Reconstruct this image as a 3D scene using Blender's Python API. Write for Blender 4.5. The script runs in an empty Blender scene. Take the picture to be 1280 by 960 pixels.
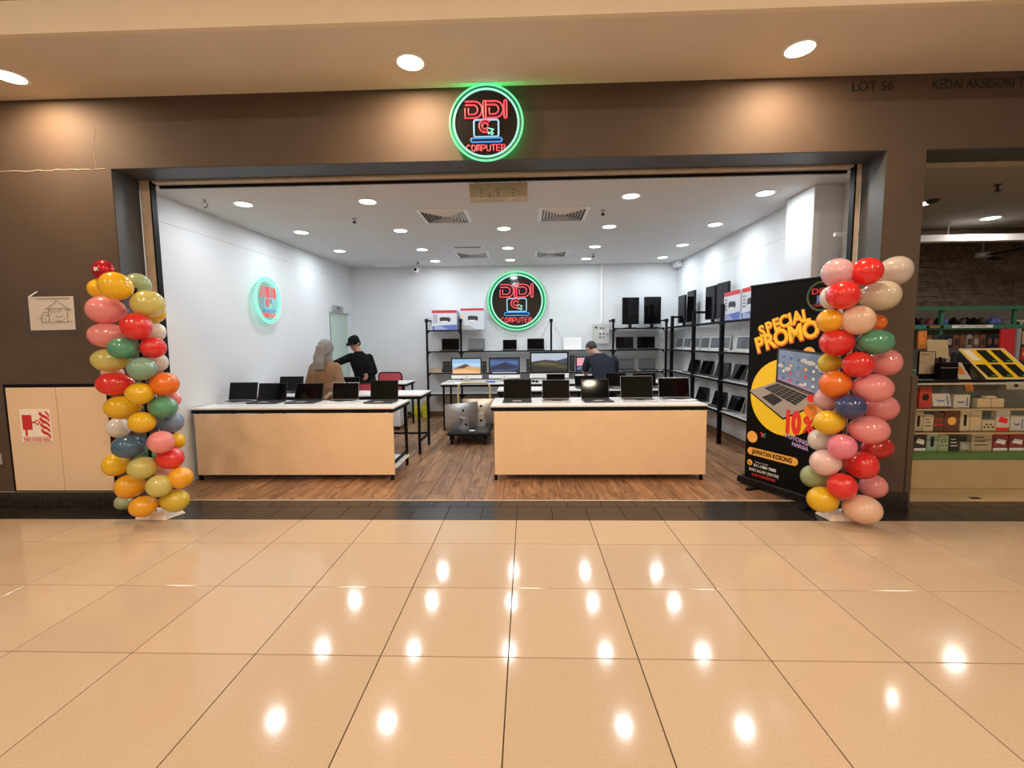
import bpy, bmesh, math, random
from mathutils import Vector, Matrix
random.seed(7)
C = bpy.context.scene.collection
SC = bpy.context.scene
PI = math.pi
# ---------------- camera ----------------
cd = bpy.data.cameras.new('camera'); cam = bpy.data.objects.new('camera', cd); C.objects.link(cam)
cd.sensor_fit = 'HORIZONTAL'; cd.sensor_width = 36.0; cd.lens = 571.4/1280*36; cd.clip_start = .05; cd.clip_end = 200
_p, _y, _r = -.0911, .0336, .0107
_R = Matrix.Rotation(_y, 3, 'Z') @ Matrix.Rotation(_p, 3, 'X') @ Matrix.Rotation(_r, 3, 'Y')
_c = Matrix((( _R[0][0], _R[0][2], -_R[0][1]), (_R[1][0], _R[1][2], -_R[1][1]), (_R[2][0], _R[2][2], -_R[2][1])))
cam.matrix_world = Matrix.Translation((0, 0, 1.458)) @ _c.to_4x4()
SC.camera = cam
# ---------------- world and exposure ----------------
w = bpy.data.worlds.new('world'); SC.world = w; w.use_nodes = True
w.node_tree.nodes['Background'].inputs[0].default_value = (1.0, .80, .62, 1)
w.node_tree.nodes['Background'].inputs[1].default_value = .18
SC.view_settings.view_transform = 'Standard'; SC.view_settings.look = 'None'
SC.view_settings.exposure = 0.0; SC.view_settings.gamma = 1.0; SC.view_settings.use_curve_mapping = False
SC.cycles.max_bounces = 7; SC.cycles.diffuse_bounces = 4; SC.cycles.glossy_bounces = 4; SC.cycles.transmission_bounces = 5
SC.cycles.sample_clamp_indirect = 4.0; SC.cycles.caustics_reflective = False; SC.cycles.caustics_refractive = False
SHOP_W, SHOP_COL = 9.4, (.93, .98, 1.0)
COR_W, COR_COL = 52.0, (1.0, .80, .60)
SOF_W = 32.0
NB_W = 12.0

def area(name, loc, power, col, size, spread=PI, parent=None):
    l = bpy.data.lights.new(name, 'AREA'); l.shape = 'DISK'; l.size = size; l.energy = power; l.color = col; l.spread = spread
    o = bpy.data.objects.new(name, l); o.location = loc; C.objects.link(o)
    if parent: o.parent = parent
    return o

# ---------------- materials ----------------
def P(name, col, rough=.5, metal=0, em=None, es=0, alpha=None, var=0, scale=8, bump=0, bscale=60, rvar=0, coat=0, spec=None, coords='Object', tintrand=0, stretch=None):
    m = bpy.data.materials.new(name); m.use_nodes = True; nt = m.node_tree; N = nt.nodes; L = nt.links
    b = N['Principled BSDF']
    b.inputs['Base Color'].default_value = (*col, 1); b.inputs['Roughness'].default_value = rough; b.inputs['Metallic'].default_value = metal
    if spec is not None: b.inputs['Specular IOR Level'].default_value = spec
    if coat: b.inputs['Coat Weight'].default_value = coat; b.inputs['Coat Roughness'].default_value = .08
    if em: b.inputs['Emission Color'].default_value = (*em, 1); b.inputs['Emission Strength'].default_value = es
    tc = N.new('ShaderNodeTexCoord'); mp = N.new('ShaderNodeMapping'); L.new(tc.outputs[coords], mp.inputs[0])
    if stretch: mp.inputs['Scale'].default_value = stretch
    if var or tintrand:
        no = N.new('ShaderNodeTexNoise'); no.inputs['Scale'].default_value = scale; no.inputs['Detail'].default_value = 5; L.new(mp.outputs[0], no.inputs['Vector'])
        mr = N.new('ShaderNodeMapRange'); mr.inputs['From Min'].default_value = .3; mr.inputs['From Max'].default_value = .7
        mr.inputs['To Min'].default_value = 1-var; mr.inputs['To Max'].default_value = 1+var; L.new(no.outputs['Fac'], mr.inputs['Value'])
        fac = mr.outputs[0]
        if tintrand:
            oi = N.new('ShaderNodeObjectInfo'); m2 = N.new('ShaderNodeMapRange'); m2.inputs['To Min'].default_value = 1-tintrand; m2.inputs['To Max'].default_value = 1+tintrand
            L.new(oi.outputs['Random'], m2.inputs['Value']); mu = N.new('ShaderNodeMath'); mu.operation = 'MULTIPLY'; L.new(fac, mu.inputs[0]); L.new(m2.outputs[0], mu.inputs[1]); fac = mu.outputs[0]
        vm = N.new('ShaderNodeVectorMath'); vm.operation = 'SCALE'; vm.inputs[0].default_value = col; L.new(fac, vm.inputs['Scale']); L.new(vm.outputs[0], b.inputs['Base Color'])
        if rvar:
            m3 = N.new('ShaderNodeMapRange'); m3.inputs['From Min'].default_value = .3; m3.inputs['From Max'].default_value = .7; m3.inputs['To Min'].default_value = max(.02, rough-rvar); m3.inputs['To Max'].default_value = rough+rvar
            L.new(no.outputs['Fac'], m3.inputs['Value']); L.new(m3.outputs[0], b.inputs['Roughness'])
    if bump:
        nb = N.new('ShaderNodeTexNoise'); nb.inputs['Scale'].default_value = bscale; nb.inputs['Detail'].default_value = 4; L.new(mp.outputs[0], nb.inputs['Vector'])
        bp = N.new('ShaderNodeBump'); bp.inputs['Strength'].default_value = bump; bp.inputs['Distance'].default_value = .01; L.new(nb.outputs['Fac'], bp.inputs['Height']); L.new(bp.outputs[0], b.inputs['Normal'])
    if alpha is not None: b.inputs['Alpha'].default_value = alpha
    return m

def wood_mat(name, c1, c2):
    m = bpy.data.materials.new(name); m.use_nodes = True; nt = m.node_tree; N = nt.nodes; L = nt.links; b = N['Principled BSDF']
    tc = N.new('ShaderNodeTexCoord'); oi = N.new('ShaderNodeObjectInfo')
    ad = N.new('ShaderNodeVectorMath'); ad.operation = 'ADD'; cm = N.new('ShaderNodeCombineXYZ'); mm = N.new('ShaderNodeMath'); mm.operation = 'MULTIPLY'; mm.inputs[1].default_value = 37
    L.new(oi.outputs['Random'], mm.inputs[0]); L.new(mm.outputs[0], cm.inputs[1]); L.new(mm.outputs[0], cm.inputs[0]); L.new(tc.outputs['Object'], ad.inputs[0]); L.new(cm.outputs[0], ad.inputs[1])
    mp = N.new('ShaderNodeMapping'); mp.inputs['Scale'].default_value = (16, 1.6, 1); L.new(ad.outputs[0], mp.inputs[0])
    n1 = N.new('ShaderNodeTexNoise'); n1.inputs['Scale'].default_value = 1.3; n1.inputs['Detail'].default_value = 6; n1.inputs['Distortion'].default_value = 1.2; L.new(mp.outputs[0], n1.inputs['Vector'])
    cr = N.new('ShaderNodeValToRGB'); cr.color_ramp.elements[0].position = .32; cr.color_ramp.elements[0].color = (*c1, 1); cr.color_ramp.elements[1].position = .68; cr.color_ramp.elements[1].color = (*c2, 1)
    L.new(n1.outputs['Fac'], cr.inputs[0])
    mr = N.new('ShaderNodeMapRange'); mr.inputs['To Min'].default_value = .78; mr.inputs['To Max'].default_value = 1.22; L.new(oi.outputs['Random'], mr.inputs['Value'])
    vm = N.new('ShaderNodeVectorMath'); vm.operation = 'SCALE'; L.new(cr.outputs[0], vm.inputs[0]); L.new(mr.outputs[0], vm.inputs['Scale']); L.new(vm.outputs[0], b.inputs['Base Color'])
    b.inputs['Roughness'].default_value = .38
    return m

def glass_mat(name, tint=(.95, 1, .97), fac=.12):
    m = bpy.data.materials.new(name); m.use_nodes = True; nt = m.node_tree; N = nt.nodes; L = nt.links
    N.remove(N['Principled BSDF']); o = N['Material Output']
    t = N.new('ShaderNodeBsdfTransparent'); t.inputs[0].default_value = (*tint, 1); g = N.new('ShaderNodeBsdfGlossy'); g.inputs['Roughness'].default_value = .03
    mx = N.new('ShaderNodeMixShader'); fr = N.new('ShaderNodeLayerWeight'); fr.inputs[0].default_value = .25; mr = N.new('ShaderNodeMapRange'); mr.inputs['To Min'].default_value = .04; mr.inputs['To Max'].default_value = .3; L.new(fr.outputs['Facing'], mr.inputs['Value']); L.new(mr.outputs[0], mx.inputs[0])
    L.new(t.outputs[0], mx.inputs[1]); L.new(g.outputs[0], mx.inputs[2]); L.new(mx.outputs[0], o.inputs[0])
    return m

def balloon_mat(name, col):
    m = bpy.data.materials.new(name); m.use_nodes = True; nt = m.node_tree; N = nt.nodes; L = nt.links; b = N['Principled BSDF']; o = N['Material Output']
    b.inputs['Base Color'].default_value = (*col, 1); b.inputs['Roughness'].default_value = .22; b.inputs['Coat Weight'].default_value = 1.0; b.inputs['Coat Roughness'].default_value = .05
    tr = N.new('ShaderNodeBsdfTranslucent'); tr.inputs[0].default_value = (*[min(1, c*1.15) for c in col], 1)
    mx = N.new('ShaderNodeMixShader'); mx.inputs[0].default_value = .28; L.new(b.outputs[0], mx.inputs[1]); L.new(tr.outputs[0], mx.inputs[2]); L.new(mx.outputs[0], o.inputs[0])
    return m

def emit(name, col, s): return P(name, (.02, .02, .02), em=col, es=s)

M = dict(
 tile=P('polished_beige_tile', (.52, .40, .285), .10, var=.05, scale=90, rvar=.03, tintrand=.035, spec=.28),
 grout=P('grout', (.05, .03, .02), .9),
 dark_tile=P('dark_stone_tile', (.022, .019, .018), .25, var=.3, scale=30, tintrand=.15),
 plank=wood_mat('wood_plank', (.13, .060, .028), (.38, .21, .11)),
 brown=P('brown_wall_paint', (.082, .056, .041), .75, var=.10, scale=2.5, bump=.08, bscale=120),
 slate=P('slate_grey_paint', (.062, .064, .07), .5, var=.08, scale=3),
 cream=P('cream_soffit_paint', (.80, .73, .63), .8, var=.04, scale=2, bump=.05),
 cream2=P('light_cream_fascia_paint', (.90, .80, .64), .8, var=.03, scale=2),
 greyceil=P('grey_ceiling_paint', (.35, .33, .32), .8),
 white=P('white_wall_paint', (.66, .69, .725), .75, var=.025, scale=1.5, bump=.03),
 ceil=P('shop_ceiling_paint', (.63, .63, .62), .85, var=.02, scale=2),
 seam=P('wall_joint', (.42, .43, .44), .8),
 skirt=P('brown_skirting', (.17, .095, .055), .5, var=.15, scale=20),
 alu=P('aluminium_channel', (.55, .46, .36), .45, metal=0, var=.12, scale=12),
 panel=P('beige_laminate_panel', (.90, .68, .46), .42, var=.03, scale=6),
 lam=P('white_laminate', (.82, .83, .84), .25),
 shelfw=P('white_shelf_board', (.68, .68, .66), .4),
 black=P('black_steel', (.004, .004, .005), .5, spec=.15),
 blackp=P('black_plastic', (.006, .006, .007), .4, spec=.25),
 screen=P('dark_glossy_screen', (.002, .002, .003), .06, spec=.22),
 lid=P('graphite_aluminium', (.06, .06, .065), .38, metal=.6),
 silver=P('silver_aluminium', (.68, .69, .71), .32, metal=.85, var=.03, scale=4),
 silverw=P('pale_silver', (.78, .79, .80), .35),
 keys=P('black_keys', (.02, .02, .022), .5),
 grey=P('grey_plastic', (.35, .35, .36), .5),
 greyscr=P('grey_film_screen', (.16, .18, .21), .2),
 wplastic=P('white_plastic', (.85, .86, .87), .3),
 paper=P('white_paper', (.93, .88, .82), .7),
 ink=P('grey_ink', (.16, .13, .11), .7),
 red=P('red_print', (.62, .03, .04), .45),
 redv=P('bright_red_print', (.85, .03, .03), .45),
 redmesh=P('red_mesh_fabric', (.55, .07, .09), .8, bump=.3, bscale=400),
 cabinet=P('cabinet_door_beige', (.80, .62, .45), .5, var=.04, scale=90),
 blueprint=P('blue_print', (.10, .16, .45), .45),
 palebox=P('pale_box_print', (.62, .66, .74), .45),
 yellow=P('yellow_print', (.98, .66, .02), .45),
 yellowd=P('golden_print', (.95, .50, .10), .45),
 outline=P('dark_orange_print', (.70, .13, .02), .45), orange=P('orange_print', (.95, .25, .03), .45),
 darkgreen=P('dark_green_print', (.05, .09, .04), .5),
 purple=P('purple_print', (.42, .30, .62), .5),
 bannerk=P('black_banner_print', (.004, .004, .004), .6, spec=.1),
 whitep=P('white_print', (.8, .8, .8), .5),
 ltext=P('brown_black_letter', (.010, .007, .006), .6),
 skin=P('skin_tan', (.42, .22, .14), .55, var=.05, scale=20),
 skinl=P('skin_light', (.55, .33, .23), .55, var=.05, scale=20),
 tunic=P('tan_tunic_fabric', (.235, .132, .070), .85, var=.12, scale=12, bump=.2, bscale=90),
 hijab=P('grey_scarf_fabric', (.20, .19, .185), .85, var=.12, scale=10, bump=.2, bscale=70),
 blackf=P('black_fabric', (.005, .005, .006), .9, spec=.12, var=.2, scale=20),
 navyf=P('navy_fabric', (.018, .023, .036), .9, spec=.15, var=.12, scale=18, bump=.2, bscale=80),
 hair=P('black_hair', (.012, .009, .008), .5),
 eye=P('eye_white', (.7, .68, .65), .3), lips=P('lips', (.35, .12, .10), .5),
 beige_box=P('cardboard_box', (.42, .33, .22), .7),
 elec=P('grey_enamel', (.50, .52, .50), .4),
 handle=P('cream_tube_handle', (.62, .50, .24), .4),
 bag=P('yellow_bag_film', (.62, .60, .03), .35, var=.2, scale=9),
 doorglass=P('pale_green_glass', (.42, .54, .47), .25, var=.05, scale=3),
 board=P('patched_grey_board', (.46, .38, .35), .8, var=.15, scale=14),
 green=P('green_enamel', (.05, .20, .13), .45),
 greenb=P('green_band', (.10, .22, .07), .5, var=.1, scale=8),
 nbcream=P('cream_plinth', (.50, .37, .21), .6, var=.06, scale=4),
 stone=P('brown_ledge_stone', (.26, .19, .14), .85, var=.35, scale=9, tintrand=.1),
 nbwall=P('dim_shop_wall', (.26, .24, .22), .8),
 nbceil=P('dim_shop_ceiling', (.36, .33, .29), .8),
 glass=glass_mat('clear_glass'), sleeve=glass_mat('clear_plastic', (.97, .97, .97)),
 lamp_w=emit('cool_white_lamp', (.92, .97, 1), 6), lamp_warm=emit('warm_lamp', (1, .80, .50), 8),
 neon_g=emit('green_neon_tube', (.20, 1, .46), 1.05), neon_c=emit('mint_neon_tube', (.40, 1, .74), 1.1), neon_band=P('green_acrylic', (.01, .22, .10), .3),
 neon_r=emit('red_neon_tube', (1, .07, .10), 1.05), neon_b=emit('pale_blue_neon_tube', (.35, .75, 1), .9), neon_db=emit('deep_blue_neon_tube', (.05, .35, .85), .8),
 glow_m=emit('added_mint_glow', (.10, 1, .62), 3.0), glow_g=emit('added_green_glow', (.04, 1, .22), 14.0),  # emitters for the hidden rings added behind the neon discs
 disc=P('black_acrylic', (.010, .010, .010), .08), discc=glass_mat('clear_acrylic', (.80, .95, .92)),
)

# ---------------- mesh builder ----------------
class MB:
    def __init__(s): s.v = []; s.f = []; s.mi = []; s.T = None
    def add(s, vs, fs, mi=0):
        n = len(s.v)
        if s.T is not None: vs = [tuple(s.T @ Vector(p)) for p in vs]
        s.v += [tuple(p) for p in vs]; s.f += [tuple(i+n for i in f) for f in fs]; s.mi += [mi]*len(fs)
        return s
    def box(s, x0, x1, y0, y1, z0, z1, mi=0):
        return s.add([(x0,y0,z0),(x1,y0,z0),(x1,y1,z0),(x0,y1,z0),(x0,y0,z1),(x1,y0,z1),(x1,y1,z1),(x0,y1,z1)],
              [(0,3,2,1),(4,5,6,7),(0,1,5,4),(1,2,6,5),(2,3,7,6),(3,0,4,7)], mi)
    def prism(s, pts, y0, y1, mi=0):       # polygon in x,z, extruded in y (front at y0)
        n = len(pts); vs = [(x, y0, z) for x, z in pts]+[(x, y1, z) for x, z in pts]
        return s.add(vs, [tuple(range(n)), tuple(range(2*n-1, n-1, -1))]+[(i, i+n, (i+1) % n+n, (i+1) % n) for i in range(n)], mi)
    def tube(s, pts, r, n=8, closed=False, mi=0, caps=True):
        pts = [Vector(p) for p in pts]; R = r if isinstance(r, (list, tuple)) else [r]*len(pts); vs = []; fs = []; k = len(pts)
        up = None
        for i, p in enumerate(pts):
            if closed: t = pts[(i+1) % k]-pts[i-1]
            else: t = pts[min(i+1, k-1)]-pts[max(i-1, 0)]
            t.normalize()
            if up is None: up = Vector((0, 0, 1)) if abs(t.z) < .9 else Vector((1, 0, 0))
            a = t.cross(up); a.normalize(); b = a.cross(t); b.normalize(); up = b
            vs += [p+(a*math.cos(2*PI*j/n)+b*math.sin(2*PI*j/n))*R[i] for j in range(n)]
        for i in range(k if closed else k-1):
            i2 = (i+1) % k
            fs += [(i*n+j, i*n+(j+1) % n, i2*n+(j+1) % n, i2*n+j) for j in range(n)]
        if not closed and caps: fs += [tuple(range(n-1, -1, -1)), tuple(range((k-1)*n, k*n))]
        return s.add(vs, fs, mi)
    def lathe(s, prof, n=24, c=(0, 0, 0), mi=0, ax='Z'):   # prof: (r,h)
        vs = []; fs = []; k = len(prof)
        for r, h in prof:
            for j in range(n):
                a = 2*PI*j/n; x, y = r*math.cos(a), r*math.sin(a)
                v = (x, y, h) if ax == 'Z' else ((x, h, y) if ax == 'Y' else (h, x, y))
                vs.append((v[0]+c[0], v[1]+c[1], v[2]+c[2]))
        for i in range(k-1): fs += [(i*n+j, i*n+(j+1) % n, (i+1)*n+(j+1) % n, (i+1)*n+j) for j in range(n)]
        fs += [tuple(range(n-1, -1, -1)), tuple(range((k-1)*n, k*n))]
        return s.add(vs, fs, mi)
    def ell(s, c, r, T=None, nu=16, nv=10, mi=0):
        vs = []; fs = []
        for i in range(nv+1):
            th = PI*i/nv
            for j in range(nu):
                a = 2*PI*j/nu; p = Vector((r[0]*math.sin(th)*math.cos(a), r[1]*math.sin(th)*math.sin(a), r[2]*math.cos(th)))
                if T is not None: p = T @ p
                vs.append(p+Vector(c))
        for i in range(nv): fs += [(i*nu+j, (i+1)*nu+j, (i+1)*nu+(j+1) % nu, i*nu+(j+1) % nu) for j in range(nu)]
        return s.add(vs, fs, mi)
    def ring(s, R, r, c=(0,0,0), n=48, m=8, ax='Y', mi=0):
        pts = [(c[0]+R*math.cos(2*PI*i/n), c[1], c[2]+R*math.sin(2*PI*i/n)) for i in range(n)]
        if ax == 'X': pts = [(c[0], c[1]+R*math.cos(2*PI*i/n), c[2]+R*math.sin(2*PI*i/n)) for i in range(n)]
        return s.tube(pts, r, m, closed=True, mi=mi)
    def mesh(s, name, mats, smooth=False, bevel=0):
        me = bpy.data.meshes.new(name); me.from_pydata(s.v, [], s.f); 
        for m in (mats if isinstance(mats, (list, tuple)) else [mats]): me.materials.append(m)
        if any(s.mi): me.polygons.foreach_set('material_index', s.mi)
        bm = bmesh.new(); bm.from_mesh(me)
        if smooth: bmesh.ops.remove_doubles(bm, verts=bm.verts, dist=1e-6)
        if bevel: bmesh.ops.bevel(bm, geom=list(bm.edges), offset=bevel, segments=1, affect='EDGES', clamp_overlap=True)
        bmesh.ops.recalc_face_normals(bm, faces=bm.faces)
        if smooth:
            for f in bm.faces: f.smooth = True
        bm.to_mesh(me); bm.free()
        if smooth: 
            try: me.set_sharp_from_angle(angle=.7)
            except Exception: pass
        me.update(); return me
    def build(s, name, mats, parent=None, smooth=False, bevel=0, loc=None, rot=None, label=None):
        o = bpy.data.objects.new(name, s.mesh(name, mats, smooth, bevel)); C.objects.link(o)
        if parent: o.parent = parent
        if loc: o.location = loc
        if rot: o.rotation_euler = rot
        if label: o['label'] = label
        return o

def box(*a): return MB().box(*a)
def thing(name, label, cat, loc=(0, 0, 0), rz=0, group=None):
    o = bpy.data.objects.new(name, None); C.objects.link(o); o.location = loc; o.rotation_euler = (0, 0, rz); o.empty_display_size = .1
    o['label'] = label; o['category'] = cat
    if group: o['group'] = group
    return o
def tag(o, label, cat, group=None):
    o['label'] = label; o['category'] = cat
    if group: o['group'] = group
    return o
def struct(o): o['kind'] = 'structure'; return o
def inst(name, me, parent=None, loc=(0,0,0), rot=(0,0,0), scale=(1,1,1)):
    o = bpy.data.objects.new(name, me); C.objects.link(o); o.location = loc; o.rotation_euler = rot; o.scale = scale
    if parent: o.parent = parent
    return o
def dup(root, loc, rz=None, label=None, group=None):
    r = root.copy(); C.objects.link(r); r.location = loc
    if rz is not None: r.rotation_euler = (0, 0, rz)
    if label: r['label'] = label
    if group: r['group'] = group
    for ch in list(root.children):
        c = ch.copy(); C.objects.link(c); c.parent = r
        for g in list(ch.children):
            d = g.copy(); C.objects.link(d); d.parent = c
    return r
def text(name, s, size, mat, parent=None, loc=(0,0,0), rot=(PI/2,0,0), ext=.001, off=0.0, shear=0, align='CENTER', sx=1.0, spacing=1.0):
    cu = bpy.data.curves.new(name, 'FONT'); cu.body = s; cu.size = size; cu.extrude = ext; cu.offset = off; cu.align_x = align; cu.align_y = 'CENTER'; cu.shear = shear; cu.resolution_u = 3; cu.space_character = spacing
    t = bpy.data.objects.new('tmp', cu); C.objects.link(t); dg = bpy.context.evaluated_depsgraph_get()
    me = bpy.data.meshes.new_from_object(t.evaluated_get(dg)); bpy.data.objects.remove(t); bpy.data.curves.remove(cu)
    me.materials.clear(); me.materials.append(mat); me.name = name
    return inst(name, me, parent, loc, rot, (sx, 1, 1))

# ---------------- dimensions ----------------
YW = 3.93        # outer wall plane
YJ = 4.20        # inner edge of the jambs
ZS = 2.965       # soffit of the shop openings
ZC = 3.54        # soffit over the shop fronts
ZR = 2.95        # ceiling in the shops
YB = 9.10
XR = 2.92
JL, JR, PR = -3.53, 2.91, 3.217
def xleft(y): return -3.64+(y-4.2)*.034

# ---------------- corridor floor ----------------
S = .6; X0 = -.0975; Y1 = 3.198; Y0 = 3.645
fl = struct(MB().box(-8.5, 8.5, -5, YW+.17, -.1, -.006).build('floor', M['grout']))
def tile_mesh(nm, sx, sy, mat, g=.0024, b=.0014):
    return MB().box(g, sx-g, g, sy-g, -.0058, 0).mesh(nm, mat, bevel=b)
tm = tile_mesh('tile', S, S, M['tile']); tn = tile_mesh('tile', S, Y0-Y1, M['tile'])
for r in range(0, 9):
    for c in range(-12 if r < 5 else -7, 12 if r < 5 else 7):
        x = X0+c*S
        if r == 0: inst('tile', tn, fl, (x, Y1, 0))
        elif r <= 8: inst('tile', tm, fl, (x, Y1-r*S, 0))
# dark stone strip in front of the shops
td1 = tile_mesh('stone_tile', .3, .30, M['dark_tile']); td2 = tile_mesh('stone_tile', .3, .155, M['dark_tile'])
for c in range(-24, 26):
    x = X0+c*.3
    inst('stone_tile', td1, fl, (x, Y0, .0))
    if JL-.1 < x < 7: inst('stone_tile', td2, fl, (x+.15, Y0+.30, .0))
# wooden shop floor
fs = struct(MB().box(-3.72, 3.0, 4.10, YB+.1, -.1, -.004).build('floor', M['skirt']))
pm = MB().box(.0012, .1788, .0012, 1.1988, -.0038, .002).mesh('plank', M['plank'], bevel=.001)
pmh = MB().box(.0012, .1788, .0012, .5988, -.0038, .002).mesh('plank', M['plank'], bevel=.001)
for i in range(37):
    x = -3.66+i*.18; off = (i*.47) % 1.2
    y = 4.1; first = True
    while y < YB-.02:
        L = (1.2-off if first and off > .25 else 1.2); L = min(L, YB-y)
        if L > .1:
            o = inst('plank', pm, fs, (x, y, 0), scale=(1, L/1.2, 1))
        first = False; y += L
struct(box(JL, JR, 4.095, 4.112, -.004, .006).build('trim_1', M['alu']))

# ---------------- outer wall ----------------
wf = MB()
wf.box(-8.5, 8.5, YW, YJ, ZS, ZC+.3); wf.box(-8.5, JL, YW, YJ, 0, ZS); wf.box(JR, PR, YW, YJ, 0, ZS)
struct(wf.build('wall_front', M['brown']))
t = MB(); t.box(JL, JL+.004, YW+.004, YJ, 0, ZS); t.box(JR-.004, JR, YW+.004, YJ, 0, ZS); t.box(JL, JR, YW+.004, YJ, ZS-.004, ZS)
struct(t.build('trim_2', M['slate']))
t = MB(); t.box(PR, 8.4, YW+.004, YJ, ZS-.004, ZS); t.box(PR, PR+.004, YW+.004, YJ, 0, ZS)
struct(t.build('trim_3', M['slate']))
# shutter guide channels and slot
t = MB(); t.box(-3.524, -3.43, YJ+.005, YJ+.05, 0, ZS-.006); t.box(-3.50, -3.455, YJ-.003, YJ+.005, 0, ZS-.01); struct(t.build('trim_4', M['alu'], bevel=.002))
struct(box(-3.43, -3.415, YJ+.002, YJ+.06, 0, ZS-.006).build('trim_5', M['black']))
struct(box(2.865, 2.905, YJ+.005, YJ+.05, 0, ZS-.006).build('trim_6', M['alu']))
struct(box(2.85, 2.865, YJ+.002, YJ+.06, 0, ZS-.006).build('trim_7', M['black']))
struct(box(-3.415, 2.85, YJ+.02, YJ+.10, ZS-.02, ZS-.002).build('trim_8', M['alu']))
struct(box(-3.415, 2.85, YJ+.10, YJ+.125, ZS-.045, ZS-.002).build('trim_9', M['black']))
struct(box(PR+.01, 8, YJ+.02, YJ+.10, ZS-.02, ZS-.002).build('trim_10', M['alu']))
# pale crack lines in the paint left of the opening
ck = MB(); random.seed(3)
z = 2.965; xx = -4.6; pts = []
while xx < -3.55: pts.append((xx, YW-.0008, z+random.uniform(-.006, .006))); xx += .06
ck.tube(pts, .0022, 4); ck.tube([(-3.66, YW-.0008, z), (-3.665, YW-.0008, 3.10), (-3.66, YW-.0008, 3.2), (-3.63, YW-.0008, 3.3)], .0015, 4)
struct(ck.build('trim_11', M['cream']))
# pillar plinth + guard post
struct(box(2.93, 3.24, YW-.03, YW-.001, 0, .14).build('baseboard_pillar', M['dark_tile'], bevel=.003))
struct(MB().box(3.222, 3.27, YW-.01, YW+.08, 0, 1.14).build('trim_12', M['brown'], bevel=.003))
# tiled skirting under the hose cabinet
bl = struct(box(-8.4, JL, YW-.012, YW-.001, .001, .145).build('baseboard_left', M['greyceil']))
sk = MB().box(.003, .297, -.008, 0, 0, .14).mesh('skirting_tile', M['dark_tile'], bevel=.0015)
for c in range(-16, 0):
    inst('skirting_tile', sk, bl, (JL+c*.3, YW-.012, .003))

# ---------------- soffit, fascia, main ceiling, far corridor wall ----------------
struct(box(-8.5, 8.5, 3.185, YW, ZC, ZC+.05).build('ceiling', M['cream']))
fa = MB().box(-8.5, 8.5, 3.14, 3.184, ZC, 3.75).build('wall_fascia', M['cream2']); struct(fa)
struct(box(-8.5, 8.5, 3.185, 3.25, ZC+.05, 4.35).build('wall_upper', M['greyceil']))
struct(box(-8.5, 8.5, -5, 3.185, 4.30, 4.35).build('ceiling', M['cream']))
struct(box(-8.5, 8.5, -5.1, -5, 0, 4.35).build('wall_opposite', M['cream']))
# ---------------- shop shell ----------------
wl = MB(); a, b = xleft(YJ), xleft(YB)
wl.add([(a, YJ, 0), (b, YB, 0), (b, YB, ZR), (a, YJ, ZR), (a-.1, YJ, 0), (b-.1, YB, 0), (b-.1, YB, ZR), (a-.1, YJ, ZR)], [(0,1,2,3),(4,7,6,5),(0,3,7,4),(1,5,6,2),(3,2,6,7),(0,4,5,1)])
struct(wl.build('wall_left', M['white']))
struct(box(-3.6, XR, YB, YB+.1, 0, ZR).build('wall_back', M['white']))
struct(box(XR, XR+.2, 5.16, YB, 0, ZR).build('wall_right', M['white']))
struct(MB().box(2.80, 3.15, 4.68, 5.16, 0, ZR).build('wall_column', M['white'], bevel=.004))
struct(box(3.08, 3.18, YJ, 4.68, 0, ZR).build('wall_right', M['white']))
struct(box(-3.8, 3.2, YJ+.13, YB+.1, ZR, ZR+.08).build('ceiling', M['ceil']))
a1 = xleft(4.3)+.0005; a2 = xleft(9.05)+.0005
t = MB(); t.add([(a1, 4.3, 2.685), (a2, 9.09, 2.685), (a2, 9.09, 2.69), (a1, 4.3, 2.69), (a1+.001, 4.3, 2.685), (a2+.001, 9.09, 2.685), (a2+.001, 9.09, 2.69), (a1+.001, 4.3, 2.69)], [(0,3,2,1),(4,5,6,7),(0,1,5,4),(3,7,6,2)])
t.box(XR-.0012, XR-.0004, 5.17, YB-.01, 2.60, 2.605); t.box(XR-.0012, XR-.0004, 6.60, 6.604, 1.2, 2.6)
struct(t.build('trim_13', M['seam']))
t = MB(); t.box(-3.46, XR-.001, YB-.014, YB-.001, .003, .085); struct(t.build('baseboard_back', M['skirt']))
t = MB(); t.box(XR-.014, XR-.001, 5.17, YB-.015, .003, .10); struct(t.build('baseboard_right', M['skirt']))
# conduit trunking + corner duct
struct(MB().box(1.44, 1.48, YB-.03, YB-.001, 1.805, ZR-.002).build('trim_14', M['wplastic'], bevel=.002))
struct(MB().box(2.80, 2.918, 8.80, 9.05, 2.84, ZR-.002).build('trim_15', M['white'], bevel=.004))
pp = MB().tube([(2.83, 4.40, 2.41), (3.078, 4.40, 2.41)], .018, 10); struct(pp.build('trim_16', M['wplastic'], smooth=True))

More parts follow.
